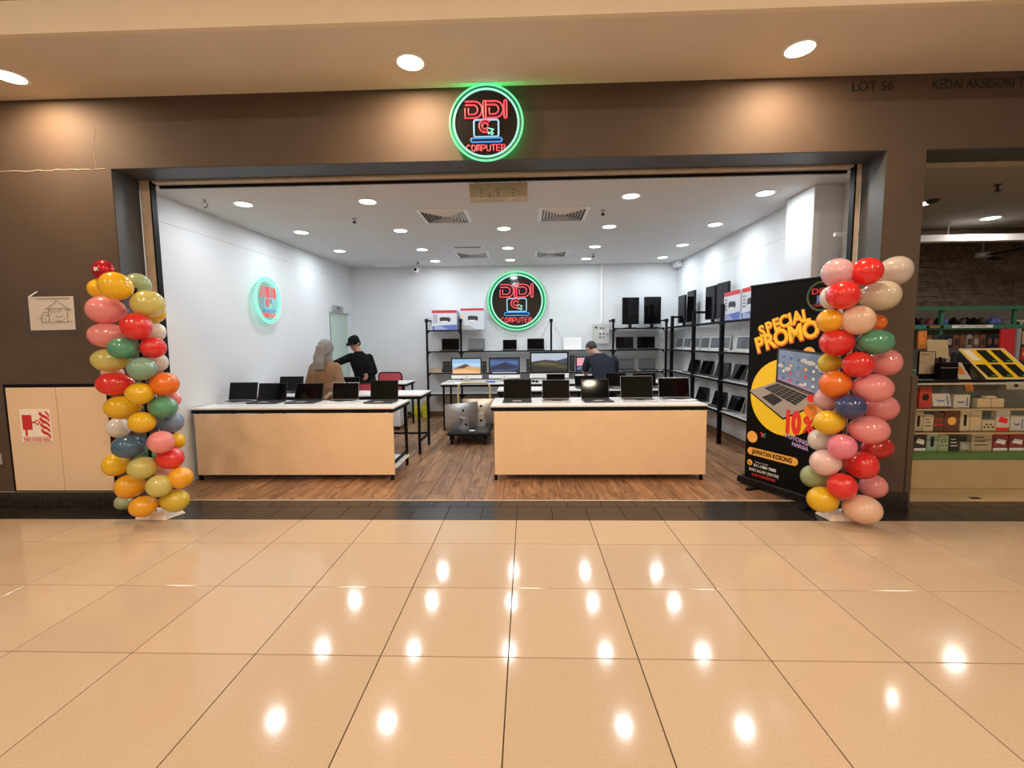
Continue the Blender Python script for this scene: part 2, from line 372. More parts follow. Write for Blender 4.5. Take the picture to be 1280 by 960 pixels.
# ---------------- lamps ----------------
def downlight(x, y, z, r, mat, power, col, label, group, spread=PI, lit=True):
    t = thing('ceiling_light', label, 'ceiling light', (x, y, z), 0, group)
    MB().lathe([(r*1.0, -.0005), (r*1.22, -.0005), (r*1.22, -.006), (r*1.02, -.010), (r, -.010)], 24).build('trim_ring', M['wplastic'], t, smooth=True)
    MB().lathe([(r*.98, -.0075), (r*.98, -.011)], 24).build('lamp_disc', mat, t)
    area('lamp_light', (0, 0, -.014), power, col, r*1.7, spread, t)
    return t
rown = ['nearest the shutter', 'second row from the shutter', 'third row from the shutter', 'row nearest the back wall']
coln = ['by the left wall', 'second from the left wall', 'on the middle line', 'second from the right wall', 'by the right wall']
XS = [-2.99, -1.66, -.29, 1.08, 2.44]
for r, y in enumerate([4.9, 6.15, 7.40, 8.45]):
    for c, x in enumerate(XS):
        if (r == 0 and c == 2) or (r == 3 and c == 0): continue
        downlight(x, y, ZR, .085, M['lamp_w'], SHOP_W, SHOP_COL, 'round white shop downlight %s, %s' % (coln[c], rown[r]), 'downlights in the shop ceiling')
for x, y, nm in ((-3.964, 3.592, 'over the framed notice'), (-.849, 3.57, 'beside the hanging neon sign'), (1.975, 3.555, 'over the right end of the shop front')):
    t = downlight(x, y, ZC, .098, M['lamp_warm'], SOF_W, (1, .71, .44), 'round warm downlight in the cream soffit '+nm, 'warm downlights in the corridor soffit')
for i in range(5):  # unseen lamps added above and behind the camera to light the corridor
    for j in range(2):
        if i == 2 and j == 1: pass
        x, y = -5.6+i*2.8, .2-j*2.8
        t = downlight(x, y, 4.30, .20, M['lamp_warm'], COR_W, COR_COL, 'unseen warm downlight added to light the corridor, %s row, %s of five' % (('near', 'far')[j], ('first', 'second', 'third', 'fourth', 'fifth')[i]), 'unseen downlights added to light the corridor')

# ---------------- neon signs ----------------
LET = dict(
 C=[[(.9,.85),(.7,1),(.3,1),(0,.7),(0,.3),(.3,0),(.7,0),(.9,.15)]], O=[[(.3,0),(0,.3),(0,.7),(.3,1),(.7,1),(1,.7),(1,.3),(.7,0),(.3,0)]],
 M=[[(0,0),(0,.85),(.15,1),(.4,1),(.5,.85),(.5,.1)],[(.5,.85),(.6,1),(.85,1),(1,.85),(1,0)]], P=[[(0,0),(0,1),(.7,1),(.95,.8),(.95,.6),(.7,.42),(.25,.42)]],
 U=[[(0,1),(0,.25),(.25,0),(.75,0),(1,.25),(1,1)]], T=[[(0,1),(1,1)],[(.5,1),(.5,0)]], E=[[(.95,1),(0,1),(0,0),(.95,0)],[(0,.5),(.8,.5)]],
 R=[[(0,0),(0,1),(.7,1),(.95,.8),(.95,.65),(.7,.5),(.2,.5)],[(.55,.5),(.98,0)]])
def arc(cx, cz, r, a0, a1, n=16): return [(cx+r*math.cos(math.radians(a0+(a1-a0)*i/n)), cz+r*math.sin(math.radians(a0+(a1-a0)*i/n))) for i in range(n+1)]
def neon_sign(loc, rz, R, label, clear=False, glow=True, k=1.0):
    t = thing('neon_sign', label, 'neon sign', loc, rz)
    MB().lathe([(R*1.0, 0), (R*1.0, .006)], 64, ax='Y').build('disc', M['discc'] if clear else M['disc'], t)
    tb = .0072*k*R/.31
    f = -.008*R/.31
    def st(mb, pts, r=tb, closed=False): mb.tube([(x*R, f, z*R) for x, z in pts], r, 6, closed=closed)
    MB().lathe([(R*.955, -.001), (R*.955, -.003), (R*.885, -.003), (R*.885, -.001), (R*.955, -.001)], 64, ax='Y') if False else None
    bd = MB(); n_ = 64
    bd.add([(R*q_*math.cos(2*PI*i/n_), -.0015, R*q_*math.sin(2*PI*i/n_)) for q_ in (.98, .86) for i in range(n_)], [(i, (i+1) % n_, n_+(i+1) % n_, n_+i) for i in range(n_)])
    if not clear: bd.build('green_band', M['neon_band'], t)
    MB().ring(R*.975, tb*1.15, (0, f, 0), 72, 8).build('outer_ring', M['neon_c' if clear else 'neon_g'], t, smooth=True)
    MB().ring(R*.865, tb*1.15, (0, f, 0), 72, 8).build('inner_ring', M['neon_c'], t, smooth=True)
    for dx in (0, .56):
        o = MB()
        st(o, [(-.56+dx, .55), (-.30+dx, .55)]+arc(-.31+dx, .34, .21, 85, -85, 8)+[(-.32+dx, .13), (-.56+dx, .13), (-.56+dx, .38)])
        st(o, [(-.56+dx, .46), (-.34+dx, .46)]+arc(-.34+dx, .34, .12, 80, -80, 6)+[(-.47+dx, .22), (-.47+dx, .38)])
        o.build('neon_letter', M['neon_r'], t, smooth=True)
        o = MB(); cx = -.04+dx*1.0; st(o, arc(cx, .53, .035, 0, 180, 6)+arc(cx, .15, .035, 180, 360, 6), closed=True); o.build('neon_letter', M['neon_r'], t, smooth=True)
    o = MB(); st(o, arc(-.27, .02, .06, 180, 90, 4)+arc(.27, .02, .06, 90, 0, 4)+arc(.27, -.30, .06, 0, -90, 4)+arc(-.27, -.30, .06, -90, -180, 4), closed=True)
    o.build('neon_laptop_screen', M['neon_b'], t, smooth=True)
    o = MB(); st(o, arc(-.37, -.44, .05, 90, 270, 6)+arc(.37, -.44, .05, 270, 450, 6), closed=True); o.build('neon_laptop_base', M['neon_db'], t, smooth=True)
    o = MB(); st(o, arc(-.03, -.08, .16, 40, 300, 14)); st(o, arc(-.03, -.08, .08, 0, 330, 10)); o.build('neon_target', M['neon_r'], t, smooth=True)
    o = MB(); st(o, [(.02, -.12), (.20, -.18), (.13, -.21), (.19, -.28), (.15, -.31), (.09, -.24), (.06, -.29)], tb*.8, True); o.build('neon_arrow', M['neon_c'], t, smooth=True)
    o = MB()
    for i, ch in enumerate('COMPUTER'):
        for p in LET[ch]: st(o, [(-.53+i*.134+x*.098, -.72+z*.155) for x, z in p], tb*.75)
    o.build('neon_lettering', M['neon_r'], t, smooth=True)
    MB().ring(R*.90, .007, (0, .014, 0), 48, 6).build('added_glow_ring', M['glow_g'] if glow else M['glow_m'] if clear else M['neon_g'], t)  # hidden emitter ring, added to throw the sign's glow onto nearby surfaces
    for sx in (-1, 1):
        MB().tube([(sx*R*.5, .004, R*.6), (sx*R*.5, .045, R*.6)], .007, 8).build('standoff', M['silverw'], t)
    return t
neon_sign((-.316, 3.875, 3.228), 0, .302, 'round black neon sign with green rings hanging above the shop entrance')
neon_sign((-.195, YB-.05, 2.262), 0, .575, 'large round black neon sign on the back wall above the shelves', glow=False, k=.85)
yy = 6.18
neon_sign((xleft(yy)+.06, yy, 2.06), PI/2, .315, 'clear round neon sign glowing mint and red on the left wall', clear=True, glow=False, k=.85)
# ---------------- lettering painted over the shop fronts ----------------
ZL = 3.452
tag(text('unit_lettering', 'LOT S6', .105, M['ltext'], None, (2.762, YW-.001, ZL), off=.001), 'dark lettering reading LOT S6 on the brown header', 'lettering')
tag(text('unit_lettering', 'KEDAI AKSESORI TELEFON', .105, M['ltext'], None, (3.224, YW-.001, ZL), off=.001, align='LEFT', spacing=1.0, sx=.80), 'dark lettering KEDAI AKSESORI at the header\'s right end', 'lettering')

# ---------------- hanging board, grilles, sprinklers, camera ----------------
t = thing('mounting_board', 'patched grey board with screw holes hanging under the ceiling edge', 'board', (-.255, 4.38, 2.76))
MB().box(-.27, .27, 0, .02, 0, .17).build('board', M['board'], t, bevel=.003)
h = MB()
for x in (-.16, -.08, 0, .14):
    for z in (.05, .08, .11):
        if (x, z) != (-.08, .11): h.lathe([(.006, -.001), (.006, .004)], 8, (x, 0, z), ax='Y')
h.build('screw_holes', M['black'], t)
for x in (-.2, .2): MB().box(x-.01, x+.01, .005, .015, .165, .19).build('hanger', M['alu'], t)
def grille(x, y, s, label):
    t = thing('air_grille', label, 'air vent', (x, y, ZR), 0, 'square air grilles in the shop ceiling')
    def fr(a, b, z0, z1, nm, m):
        q = MB(); q.box(-a, a, -a, -b, z0, z1); q.box(-a, a, b, a, z0, z1); q.box(-a, -b, -b, b, z0, z1); q.box(b, a, -b, b, z0, z1); return q.build(nm, m, t)
    h = s/2; fr(h, h-.03, -.006, -.0005, 'frame', M['silverw'])
    MB().box(-h+.03, h-.03, -h+.03, h-.03, -.003, -.0008).build('dark_plenum', M['slate'], t)
    k = h-.03; i = 0
    while k > .04:
        q = MB(); a, b = k, k-.014
        for (sx, sy) in ((1, 0), (-1, 0), (0, 1), (0, -1)):
            if sx: q.add([(sx*a, -a, -.004), (sx*a, a, -.004), (sx*b, b, -.022), (sx*b, -b, -.022), (sx*(a-.003), -a, -.003), (sx*(a-.003), a, -.003), (sx*(b-.003), b, -.020), (sx*(b-.003), -b, -.020)], [(0,1,2,3),(7,6,5,4),(3,2,6,7),(0,4,5,1)])
            else: q.add([(-a, sy*a, -.004), (a, sy*a, -.004), (b, sy*b, -.022), (-b, sy*b, -.022), (-a, sy*(a-.003), -.003), (a, sy*(a-.003), -.003), (b, sy*(b-.003), -.020), (-b, sy*(b-.003), -.020)], [(0,1,2,3),(7,6,5,4),(3,2,6,7),(0,4,5,1)])
        q.build('louver', M['silverw'], t); k -= .036
    return t
grille(-.95, 5.52, .58, 'square louvred air grille in the ceiling, front one on the left')
grille(.43, 5.53, .58, 'square louvred air grille in the ceiling, front one on the right')
grille(-.91, 7.90, .56, 'square louvred air grille in the ceiling, rear one on the left')
grille(.42, 7.92, .56, 'square louvred air grille in the ceiling, rear one on the right')
t = thing('air_grille', 'narrow dark slot grille in the ceiling beside the rear left grille', 'air vent', (-.92, 7.30, ZR))
MB().box(-.23, .23, -.06, .06, -.006, -.0005).build('frame', M['silverw'], t); MB().box(-.21, .21, -.04, .04, -.008, -.005).build('slot', M['slate'], t)
tag(MB().box(-2.90, -2.42, 8.62, 9.02, ZR-.006, ZR-.001).build('access_panel', M['silverw'], bevel=.002), 'flat pale access panel in the ceiling before the back wall', 'panel')
for x, y, nm in ((-2.05, 5.55, 'near the left front'), (.88, 5.42, 'near the right front'), (-1.98, 8.45, 'near the left rear'), (1.15, 8.05, 'near the right rear')):
    t = thing('sprinkler', 'small dark ceiling sprinkler head '+nm, 'sprinkler', (x, y, ZR))
    MB().lathe([(.028, -.0005), (.028, -.006), (.010, -.008), (.010, -.03)], 12).build('escutcheon', M['grey'], t, smooth=True)
    MB().lathe([(.008, -.031), (.022, -.05), (.024, -.054)], 10).build('deflector', M['black'], t)
t = thing('wire_ends', 'loose dark wire ends hanging at the ceiling corner by the left wall', 'wires', (-3.30, 4.72, ZR))
w_ = MB(); w_.tube([(0, 0, -.001), (.02, .02, -.04), (.05, 0, -.07), (.03, -.03, -.10)], .004, 5); w_.build('wire', M['black'], t)
MB().tube([(.02, .02, -.001), (-.02, .0, -.06), (.01, .02, -.09)], .004, 5).build('wire', M['grey'], t)
t = thing('security_camera', 'small white security camera under the ceiling at the back wall', 'camera', (-2.12, 8.93, 2.86))
MB().box(-.05, .05, .06, .165, .03, .08).build('bracket', M['wplastic'], t, bevel=.004)
MB().lathe([(.03, -.10), (.045, -.09), (.045, .07), (.03, .08)], 16, ax='Y').build('camera_body', M['wplastic'], t, smooth=True)
MB().lathe([(.028, -.106), (.028, -.099)], 16, ax='Y').build('lens', M['screen'], t)
# electrical box
t = thing('electrical_box', 'grey enamel electrical control box on the back wall with indicator switches', 'electrical box', (1.45, YB-.105, 1.405))
MB().box(-.16, .16, 0, .104, 0, .39).build('housing', M['elec'], t, bevel=.005)
MB().box(-.15, .15, -.008, -.0005, .01, .38).build('door', M['elec'], t, bevel=.003)
for x, z in ((-.02, .31), (.03, .31), (-.03, .20), (.04, .20), (-.03, .13), (.03, .13), (.11, .19)):
    MB().lathe([(.013, -.020), (.013, -.0085)], 10, (x, 0, z), ax='Y').build('switch', M['black'], t)
MB().box(-.12, -.09, -.016, -.0085, .30, .34).build('latch', M['black'], t)
MB().box(-.035, .03, -.010, -.0082, .225, .26).build('label_plate', M['whitep'], t)
# glass door + sign in the left rear
dx = xleft(8.45)+.002; ang = -.034
t = bpy.data.objects.new('door_1', None); C.objects.link(t); t.location = (dx, 8.45, 0); t['kind'] = 'structure'
MB().box(.0, .022, -.36, .36, .004, 2.02).build('door_leaf', M['doorglass'], t, bevel=.002)
MB().box(.024, .05, -.40, .40, 2.02, 2.045).build('closer_arm', M['grey'], t)
MB().tube([(.045, .30, .95), (.045, .30, 1.15)], .008, 8).build('door_handle', M['silver'], t)
t = thing('exit_sign', 'small grey notice plate above the pale green door', 'sign', (dx+.004, 8.42, 2.06))
MB().box(0, .02, -.21, .21, 0, .10).build('plate', M['grey'], t)
text('lettering', 'EXIT', .08, M['ltext'], t, (.0215, 0, .05), (PI/2, 0, PI/2))

# ---------------- notice, hose cabinet ----------------
t = thing('wall_notice', 'white notice with a house drawing in a clear plastic sleeve', 'notice', (-4.17, YW-.006, 1.755))
MB().add([(-.205, 0, .145), (.207, 0, .145), (.200, 0, -.145), (-.209, 0, -.148), (-.205, .002, .145), (.207, .002, .145), (.200, .002, -.145), (-.209, .002, -.148)], [(0,3,2,1),(4,5,6,7),(0,1,5,4),(1,2,6,5),(2,3,7,6),(3,0,4,7)]).build('paper', M['paper'], t)
MB().box(-.25, .25, -.003, -.0022, -.195, .20).build('plastic_sleeve', M['sleeve'], t)
sl = MB()
for a_, b_ in (((-.25, .20), (.25, .20)), ((-.25, -.195), (.25, -.195)), ((-.25, -.195), (-.25, .20)), ((.25, -.195), (.25, .20))): sl.tube([(a_[0], -.0035, a_[1]), (b_[0], -.0035, b_[1])], .0016, 4)
sl.build('sleeve_edge', M['sleeve'], t)
MB().prism([(-.20, .145), (-.12, .19), (-.10, .19), (-.175, .145)], -.0055, -.0045).build('tape_fold', M['whitep'], t)
dr = MB(); r_ = random.Random(5)
def ln(p, q, r=.0022): dr.tube([(p[0], -.0012, p[1]), (q[0], -.0012, q[1])], r, 4)
ln((-.13, .128), (.17, .128), .0028)
for p, q in (((-.03,.04),(-.03,-.08)),((.14,.04),(.14,-.08)),((-.03,-.08),(.14,-.08)),((-.06,.03),(.02,.08)),((.02,.08),(.05,.11)),((.05,.11),(.17,.03)),((-.02,.04),(.14,.04)),((-.10,-.08),(-.10,-.02)),((-.10,-.02),(-.07,.01)),((-.07,.01),(-.03,.01)),((-.10,-.08),(-.03,-.08)),((.03,-.07),(.09,-.07)),((.03,-.03),(.09,-.03)),((.15,.03),(.18,.03)),((.14,-.07),(.18,-.075)),((-.12,-.045),(-.1,-.045))): ln(p, q)
for i in range(46):
    x = r_.uniform(-.09, .14); z = r_.uniform(-.08, .03 if x > -.03 else -.02); ln((x, z), (x+r_.uniform(-.012, .012), z+r_.uniform(.004, .016)), .0012)
dr.build('drawing', M['ink'], t)
t = thing('hose_cabinet', 'beige flush hose cabinet with two doors low in the brown wall', 'cabinet', (-4.205, YW, .155))
fr = MB(); fr.box(-.49, .49, -.006, -.001, -.008, .975); fr.build('frame', M['black'], t)
MB().box(-.462, -.0025, -.014, -.0065, .003, .945).build('door', M['cabinet'], t, bevel=.0015)
MB().box(.0025, .462, -.014, -.0065, .003, .945).build('door', M['cabinet'], t, bevel=.0015)
t = thing('fire_hose_sign', 'white sign with red hose symbol reading FIRE HOSE REEL on cabinet door', 'sign', (-4.41, YW-.0185, .755))
MB().box(-.145, .14, 0, .003, -.145, .15).build('plate', M['paper'], t, bevel=.001)
g = MB(); g.prism([(-.125, .10), (-.035, .10), (-.035, -.035), (-.085, -.035), (-.085, -.09), (-.105, -.09), (-.105, -.035), (-.125, -.035)], -.0015, -.0003)
g.prism([(-.035, .04), (.0, .04), (0, .025), (-.035, .025)], -.0015, -.0003); g.ring(.018, .005, (.015, -.001, .033), 16, 4); g.build('hose_symbol', M['red'], t)
g = MB()
for k, (z0, s) in enumerate(((.11, 1), (.06, 1), (.01, 1.05), (-.04, 1.1))):
    g.prism([(.03+.012*k*.3, z0-.0), (.06, z0-.03), (.10, z0-.045), (.13, z0-.075), (.128, z0-.045), (.10, z0-.018), (.07, z0-.005), (.05, z0+.02)], -.0015, -.0003)
g.prism([(.085, .135), (.105, .11), (.128, .075), (.13, .10), (.11, .13)], -.0015, -.0003)
g.build('flame_symbol', M['red'], t)
MB().box(-.135, .13, -.0015, -.0003, -.107, -.102).build('rule', M['red'], t)
text('lettering', 'FIRE HOSE REEL', .036, M['red'], t, (0, -.0006, -.128), off=.0008, ext=.0004)
# coin-sized wall plate at far left
tag(MB().box(-4.83, -4.78, YW-.012, YW-.001, .40, .50).build('door_stop', M['grey'], bevel=.002), 'tiny pale wall fitting at the frame edge left of the cabinet', 'fitting')

# ---------------- counters and tables ----------------
def table(name, x0, x1, y0, y1, zt, label, cat='table', panel=False, shelf=False, group=None, midlegs=()):
    cx = (x0+x1)/2; t = thing(name, label, cat, (cx, (y0+y1)/2, 0), 0, group); a, b = x0-cx, x1-cx; d = (y1-y0)/2; L = .03
    MB().box(a, b, -d, d, zt-.018, zt).build('tabletop', M['lam'], t, bevel=.0015)
    r = MB(); r.box(a+.004, b-.004, -d+.002, -d+.03, zt-.055, zt-.0185); r.box(a+.004, b-.004, d-.03, d-.002, zt-.055, zt-.0185); r.box(a+.004, a+.03, -d+.03, d-.03, zt-.055, zt-.0185); r.box(b-.03, b-.004, -d+.03, d-.03, zt-.055, zt-.0185)
    r.build('frame', M['black'], t)
    for sx in (a+.03, b-.06, *[m-cx for m in midlegs]):
        for sy in (-d+.012, d-.042): MB().box(sx, sx+L, sy, sy+L, 0.0025, zt-.0555).build('leg', M['black'], t)
        MB().box(sx+.003, sx+L-.003, -d+.043, d-.043, .16, .185).build('stretcher', M['black'], t)
    if not panel: MB().box(a+.065, b-.065, d-.036, d-.016, .16, .185).build('stretcher', M['black'], t)
    if panel:
        MB().box(a+.035, b-.012, -d-.0065, -d+.0105, .066, zt-.060).build('front_panel', M['panel'], t, bevel=.0015)
    if shelf: MB().box(a+.062, b-.005, -d+.05, d-.05, .12, .138).build('low_shelf', M['lam'], t, bevel=.001)
    return t
LX0 = -3.595
table('display_counter', LX0, -1.405, 4.72, 5.37, .79, 'long display counter with beige front panel beside the left wall', 'counter', True, True)
table('display_counter', -.385, 1.855, 4.72, 5.40, .80, 'long display counter with beige front panel before the desks', 'counter', True, True)
table('work_table', -3.555, -1.375, 5.85, 6.46, .79, 'white-topped black-framed table directly behind the left counter')
table('work_table', -3.50, -2.04, 7.60, 8.22, .79, 'white-topped black-framed table nearest the back left corner')
table('work_table', -1.425, 2.25, 7.44, 8.20, .79, 'long white-topped table carrying the desktop computers', midlegs=(-.35, .9))
table('work_table', -.425, 1.90, 6.34, 6.86, .79, 'white-topped table directly behind the right counter')

# ---------------- laptops ----------------
_lc = {}
def laptop(x, y, z, rz, w, label, d=.225, h=.205, tilt=14, body='silver', scr='screen', bez='blackp', group=None, keyc='keys', lean=0):
    k = (w, d, h, tilt, body, scr, bez, keyc)
    if k not in _lc:
        a = math.radians(tilt); hw = w/2
        base = MB().box(-hw, hw, -d, 0, .001, .016).mesh('base', M[body], bevel=.003)
        kb = MB().box(-hw+.02, hw-.02, -d*.52, -.025, .0162, .0178).mesh('keyboard', M[keyc])
        tp = MB().box(-.05, .05, -d+.012, -d*.58, .0162, .0170).mesh('trackpad', M['lid'] if body in ('silver', 'silverw') else M['grey'])
        q = MB(); q.T = Matrix.Translation((0, -.004, .017)) @ Matrix.Rotation(-a, 4, 'X'); q.box(-hw, hw, 0, .007, 0, h); lid = q.mesh('lid', M[body if bez == 'wplastic' else ('lid' if body != 'silver' else 'silver')], bevel=.002)
        q = MB(); q.T = Matrix.Translation((0, -.004, .017)) @ Matrix.Rotation(-a, 4, 'X'); q.box(-hw+.003, hw-.003, -.0015, -.0003, .004, h-.003); bz = q.mesh('bezel', M[bez])
        q = MB(); q.T = Matrix.Translation((0, -.004, .017)) @ Matrix.Rotation(-a, 4, 'X'); m = .016 if bez == 'wplastic' else .008; q.box(-hw+m, hw-m, -.0027, -.0016, m+.004, h-m); sc = q.mesh('screen', M[scr])
        _lc[k] = (base, kb, tp, lid, bz, sc)
    base, kb, tp, lid, bz, sc = _lc[k]
    t = thing('laptop', label, 'laptop', (x, y, z), rz, group)
    inst('base', base, t); inst('keyboard', kb, t); inst('trackpad', tp, t); l = inst('lid', lid, t); b = inst('bezel', bz, l); inst('screen', sc, l)
    return t
G1 = 'open laptops on the left front counter'; G2 = 'open laptops on the right front counter'; G3 = 'laptops on the rear tables'
ZL1 = .79; ZL2 = .80
laptop(-3.39, 5.30, ZL1, .0, .345, 'open laptop on the left counter, nearest the left wall', h=.215, group=G1)
laptop(-3.02, 5.27, ZL1, .0, .345, 'open laptop with wide dark base, second from the left wall', body='lid', h=.205, group=G1, tilt=16)
laptop(-2.585, 5.27, ZL1, .0, .335, 'open laptop with a warm brown reflection on its screen', body='lid', h=.205, group=G1, scr='screen', tilt=22)
laptop(-2.145, 5.29, ZL1, .0, .315, 'open silver laptop beside the woman in the tan tunic', h=.200, group=G1, tilt=10)
laptop(-1.665, 5.23, ZL1, -.04, .33, 'open black laptop at the aisle end of the left counter', body='lid', h=.228, group=G1, tilt=8)
laptop(-.112, 5.16, ZL2, 0, .315, 'open laptop at the aisle end of the right counter', h=.222, group=G2, body='lid', tilt=9)
laptop(.323, 5.16, ZL2, 0, .31, 'open laptop second from the aisle on the right counter', h=.213, group=G2, tilt=9)
laptop(.765, 5.14, ZL2, .057, .315, 'open laptop on the right counter with a lamp glint on screen', h=.222, group=G2, body='lid', tilt=14)
laptop(1.233, 5.17, ZL2, 0, .36, 'largest open laptop on the right counter, tall black screen', h=.25, group=G2, body='silver', tilt=9)
laptop(1.665, 5.21, ZL2, .02, .35, 'open laptop at the banner end of the right counter', h=.225, group=G2, tilt=12)
laptop(-3.36, 6.36, .79, 0, .345, 'open laptop on the table behind, near the left wall', body='lid', h=.205, group=G3)
laptop(-2.53, 6.36, .79, .05, .31, 'open laptop on the table behind, beside the woman', body='lid', h=.19, group=G3)
laptop(.42, 6.70, .79, 0, .27, 'small black laptop on the middle table, nearest the aisle', body='lid', h=.19, d=.2, group=G3, tilt=20)
laptop(.85, 6.66, .79, .1, .31, 'black laptop on the middle table left of the man', body='lid', h=.17, group=G3, tilt=26)
laptop(1.28, 6.64, .79, -.05, .29, 'black laptop on the middle table right in front of the man', body='lid', h=.20, group=G3)
laptop(1.70, 6.66, .79, 0, .33, 'black laptop at the far end of the middle table', body='lid', h=.19, group=G3)

# ---------------- all-in-one desktop computers ----------------
def fruit(mb, c, s, y):       # small bitten-fruit emblem
    pts = []
    for i in range(20):
        a = 2*PI*i/20; r = s*(1+.10*math.cos(2*a)*(1 if math.sin(a) > 0 else .3)); x, z = r*.9*math.cos(a), r*math.sin(a)
        if abs(a) < .35 or abs(a-2*PI) < .35: x -= s*.32
        if abs(a-PI/2) < .2: z -= s*.2
        pts.append((c[0]+x, c[1]+z))
    mb.prism(pts, y, y+.0012); mb.prism([(c[0]+s*.0, c[1]+s*1.05), (c[0]+s*.35, c[1]+s*1.25), (c[0]+s*.38, c[1]+s*1.65), (c[0]+s*.02, c[1]+s*1.4)], y, y+.0012)
def scr_poly(parent, nm, pts, W, H, y, col, es=1.0):
    m = emit('screen_picture', col, es)
    return MB().prism([(-W/2+p[0]*W, p[1]*H) for p in pts], y, y+.0006).build(nm, m, parent)
def aio(x, y, z, w, label, pic, rz=0, back=False):
    t = thing('desktop_computer', label, 'desktop computer', (x, y, z), rz, 'all-in-one desktop computers')
    H = w*.56; ch = w*.115; z0 = .055 if not back else .02; W = w
    b = MB(); b.box(-w/2, w/2, 0, .008, z0, z0+ch+H)
    # bulged back
    n = 8; vs = []; fs = []
    for i in range(n+1):
        for j in range(n+1):
            u, v = i/n*2-1, j/n*2-1; vs.append((u*w/2*.995, .008+.045*(1-u*u)*(1-v*v), z0+(ch+H)/2+v*(ch+H)/2*.995))
    for i in range(n):
        for j in range(n): a_ = i*(n+1)+j; fs.append((a_, a_+1, a_+n+2, a_+n+1))
    b.add(vs, fs); b.build('body', M['silver'], t, smooth=True)
    MB().box(-w/2+.002, w/2-.002, -.002, -.0003, z0+ch, z0+ch+H-.002).build('bezel', M['blackp'], t)
    MB().box(-w/2+.002, w/2-.002, -.003, -.0003, z0+.002, z0+ch).build('chin', M['silverw'], t)
    st = MB()
    st.add([(-w*.13, .02, .004), (w*.13, .02, .004), (w*.13, .026, .004), (-w*.13, .026, .004), (-w*.10, .075, z0+H*.55), (w*.10, .075, z0+H*.55), (w*.10, .068, z0+H*.55), (-w*.10, .068, z0+H*.55)], [(0,1,2,3),(4,7,6,5),(0,4,5,1),(1,5,6,2),(2,6,7,3),(3,7,4,0)]) if False else None
    if back:
        st.T = None
        st.prism([(-w*.10, .004), (w*.10, .004), (w*.085, z0+H*.50), (-w*.085, z0+H*.50)], .115, .123)
        st.box(-w*.085, w*.085, .045, .123, z0+H*.50, z0+H*.50+.008); st.build('stand', M['silver'], t)
        MB().lathe([(w*.035, .1235), (w*.035, .125)], 16, (0, 0, z0+H*.22), ax='Y').build('cable_hole', M['black'], t)
        MB().box(-w*.13, w*.13, .0, .122, .0005, .0035).build('foot', M['silver'], t)
    else:
        st.prism([(-w*.11, .005), (w*.11, .005), (w*.10, z0+H*.3), (-w*.10, z0+H*.3)], .055, .065); st.build('stand', M['silver'], t)
        MB().box(-w*.13, w*.13, -.07, .09, .0005, .005).build('foot', M['silver'], t, bevel=.001)
    f = MB(); 
    if back: fruit(f, (0, z0+(ch+H)*.72), w*.036, .046+.004)
    else: fruit(f, (0, z0+ch*.5), w*.017, -.0045)
    f.build('emblem', M['black'], t)
    if pic:
        e = bpy.data.objects.new('display', None)
        m = w*.045; Wd, Hd = w-2*m, H-2*m
        scr = MB().prism([(-Wd/2, z0+ch+m), (Wd/2, z0+ch+m), (Wd/2, z0+ch+m+Hd), (-Wd/2, z0+ch+m+Hd)], -.0035, -.0022).build('display', emit('screen_picture', pic[0], 1.0), t)
        for i, (col, pts) in enumerate(pic[1]):
            MB().prism([(-Wd/2+p[0]*Wd, z0+ch+m+p[1]*Hd) for p in pts], -.0042-.0004*i, -.0038-.0004*i).build('picture_area', emit('screen_picture', col, 1.0), scr)
    return t
dune = ((.28, .52, .78), [((.50, .66, .80), [(0, .5), (1, .5), (1, .72), (0, .72)]), ((.72, .36, .14), [(0, 0), (1, 0), (1, .38), (.75, .45), (.6, .55), (.45, .66), (.2, .4), (0, .3)]), ((.10, .05, .05), [(0, .3), (.15, .42), (.45, .68), (.62, .56), (.5, .46), (.4, .36), (.2, .36)]), ((.86, .50, .24), [(0, 0), (1, 0), (.9, .16), (.5, .28), (.2, .24), (0, .22)])])
blue = ((0.013, 0.036, 0.126), [((0.060, 0.132, 0.330), [(0, .5), (.3, .6), (.55, .78), (.8, .62), (1, .55), (1, 1), (0, 1)]), ((0.009, 0.013, 0.045), [(0, .3), (.25, .55), (.5, .72), (.7, .55), (1, .35), (1, 0), (0, 0)]), ((0.036, 0.072, 0.189), [(0, .15), (.3, .3), (.6, .22), (1, .4), (1, .3), (.6, .1), (.2, .14), (0, .08)]), ((0.637, 0.680, 0.765), [(.08, .02), (.92, .02), (.92, .07), (.08, .07)]), ((0.023, 0.045, 0.135), [(.6, .85), (1, .85), (1, 1), (0, 1), (0, .9)])])
hill = ((0.468, 0.510, 0.612), [((0.036, 0.054, 0.099), [(0, .55), (.4, .66), (.7, .60), (1, .75), (1, .4), (0, .4)]), ((0.027, 0.027, 0.009), [(0, .5), (.3, .58), (.6, .55), (1, .42), (1, 0), (0, 0)]), ((0.108, 0.081, 0.018), [(.05, .42), (.3, .54), (.6, .5), (.95, .3), (.7, .36), (.4, .34)]), ((0.009, 0.009, 0.007), [(0, 0), (1, 0), (1, .12), (.7, .2), (.4, .26), (0, .34)]), ((0.072, 0.063, 0.013), [(.55, .32), (.9, .16), (1, .2), (1, .28), (.75, .32)])])
pink = ((.85, .35, .45), [((.10, .03, .08), [(0, .45), (.3, .5), (.6, .62), (1, .5), (1, .2), (0, .2)]), ((.12, .22, .35), [(0, .3), (.25, .48), (.5, .3), (1, .4), (1, 0), (0, 0)]), ((.02, .02, .05), [(0, 0), (1, 0), (1, .2), (.5, .28), (0, .2)])])
ZT = .79
aio(-1.04, 7.80, ZT, .53, 'desktop computer showing an orange sand dune under blue sky', dune)
aio(-.39, 7.80, ZT, .535, 'desktop computer showing dark blue dunes at night', blue)
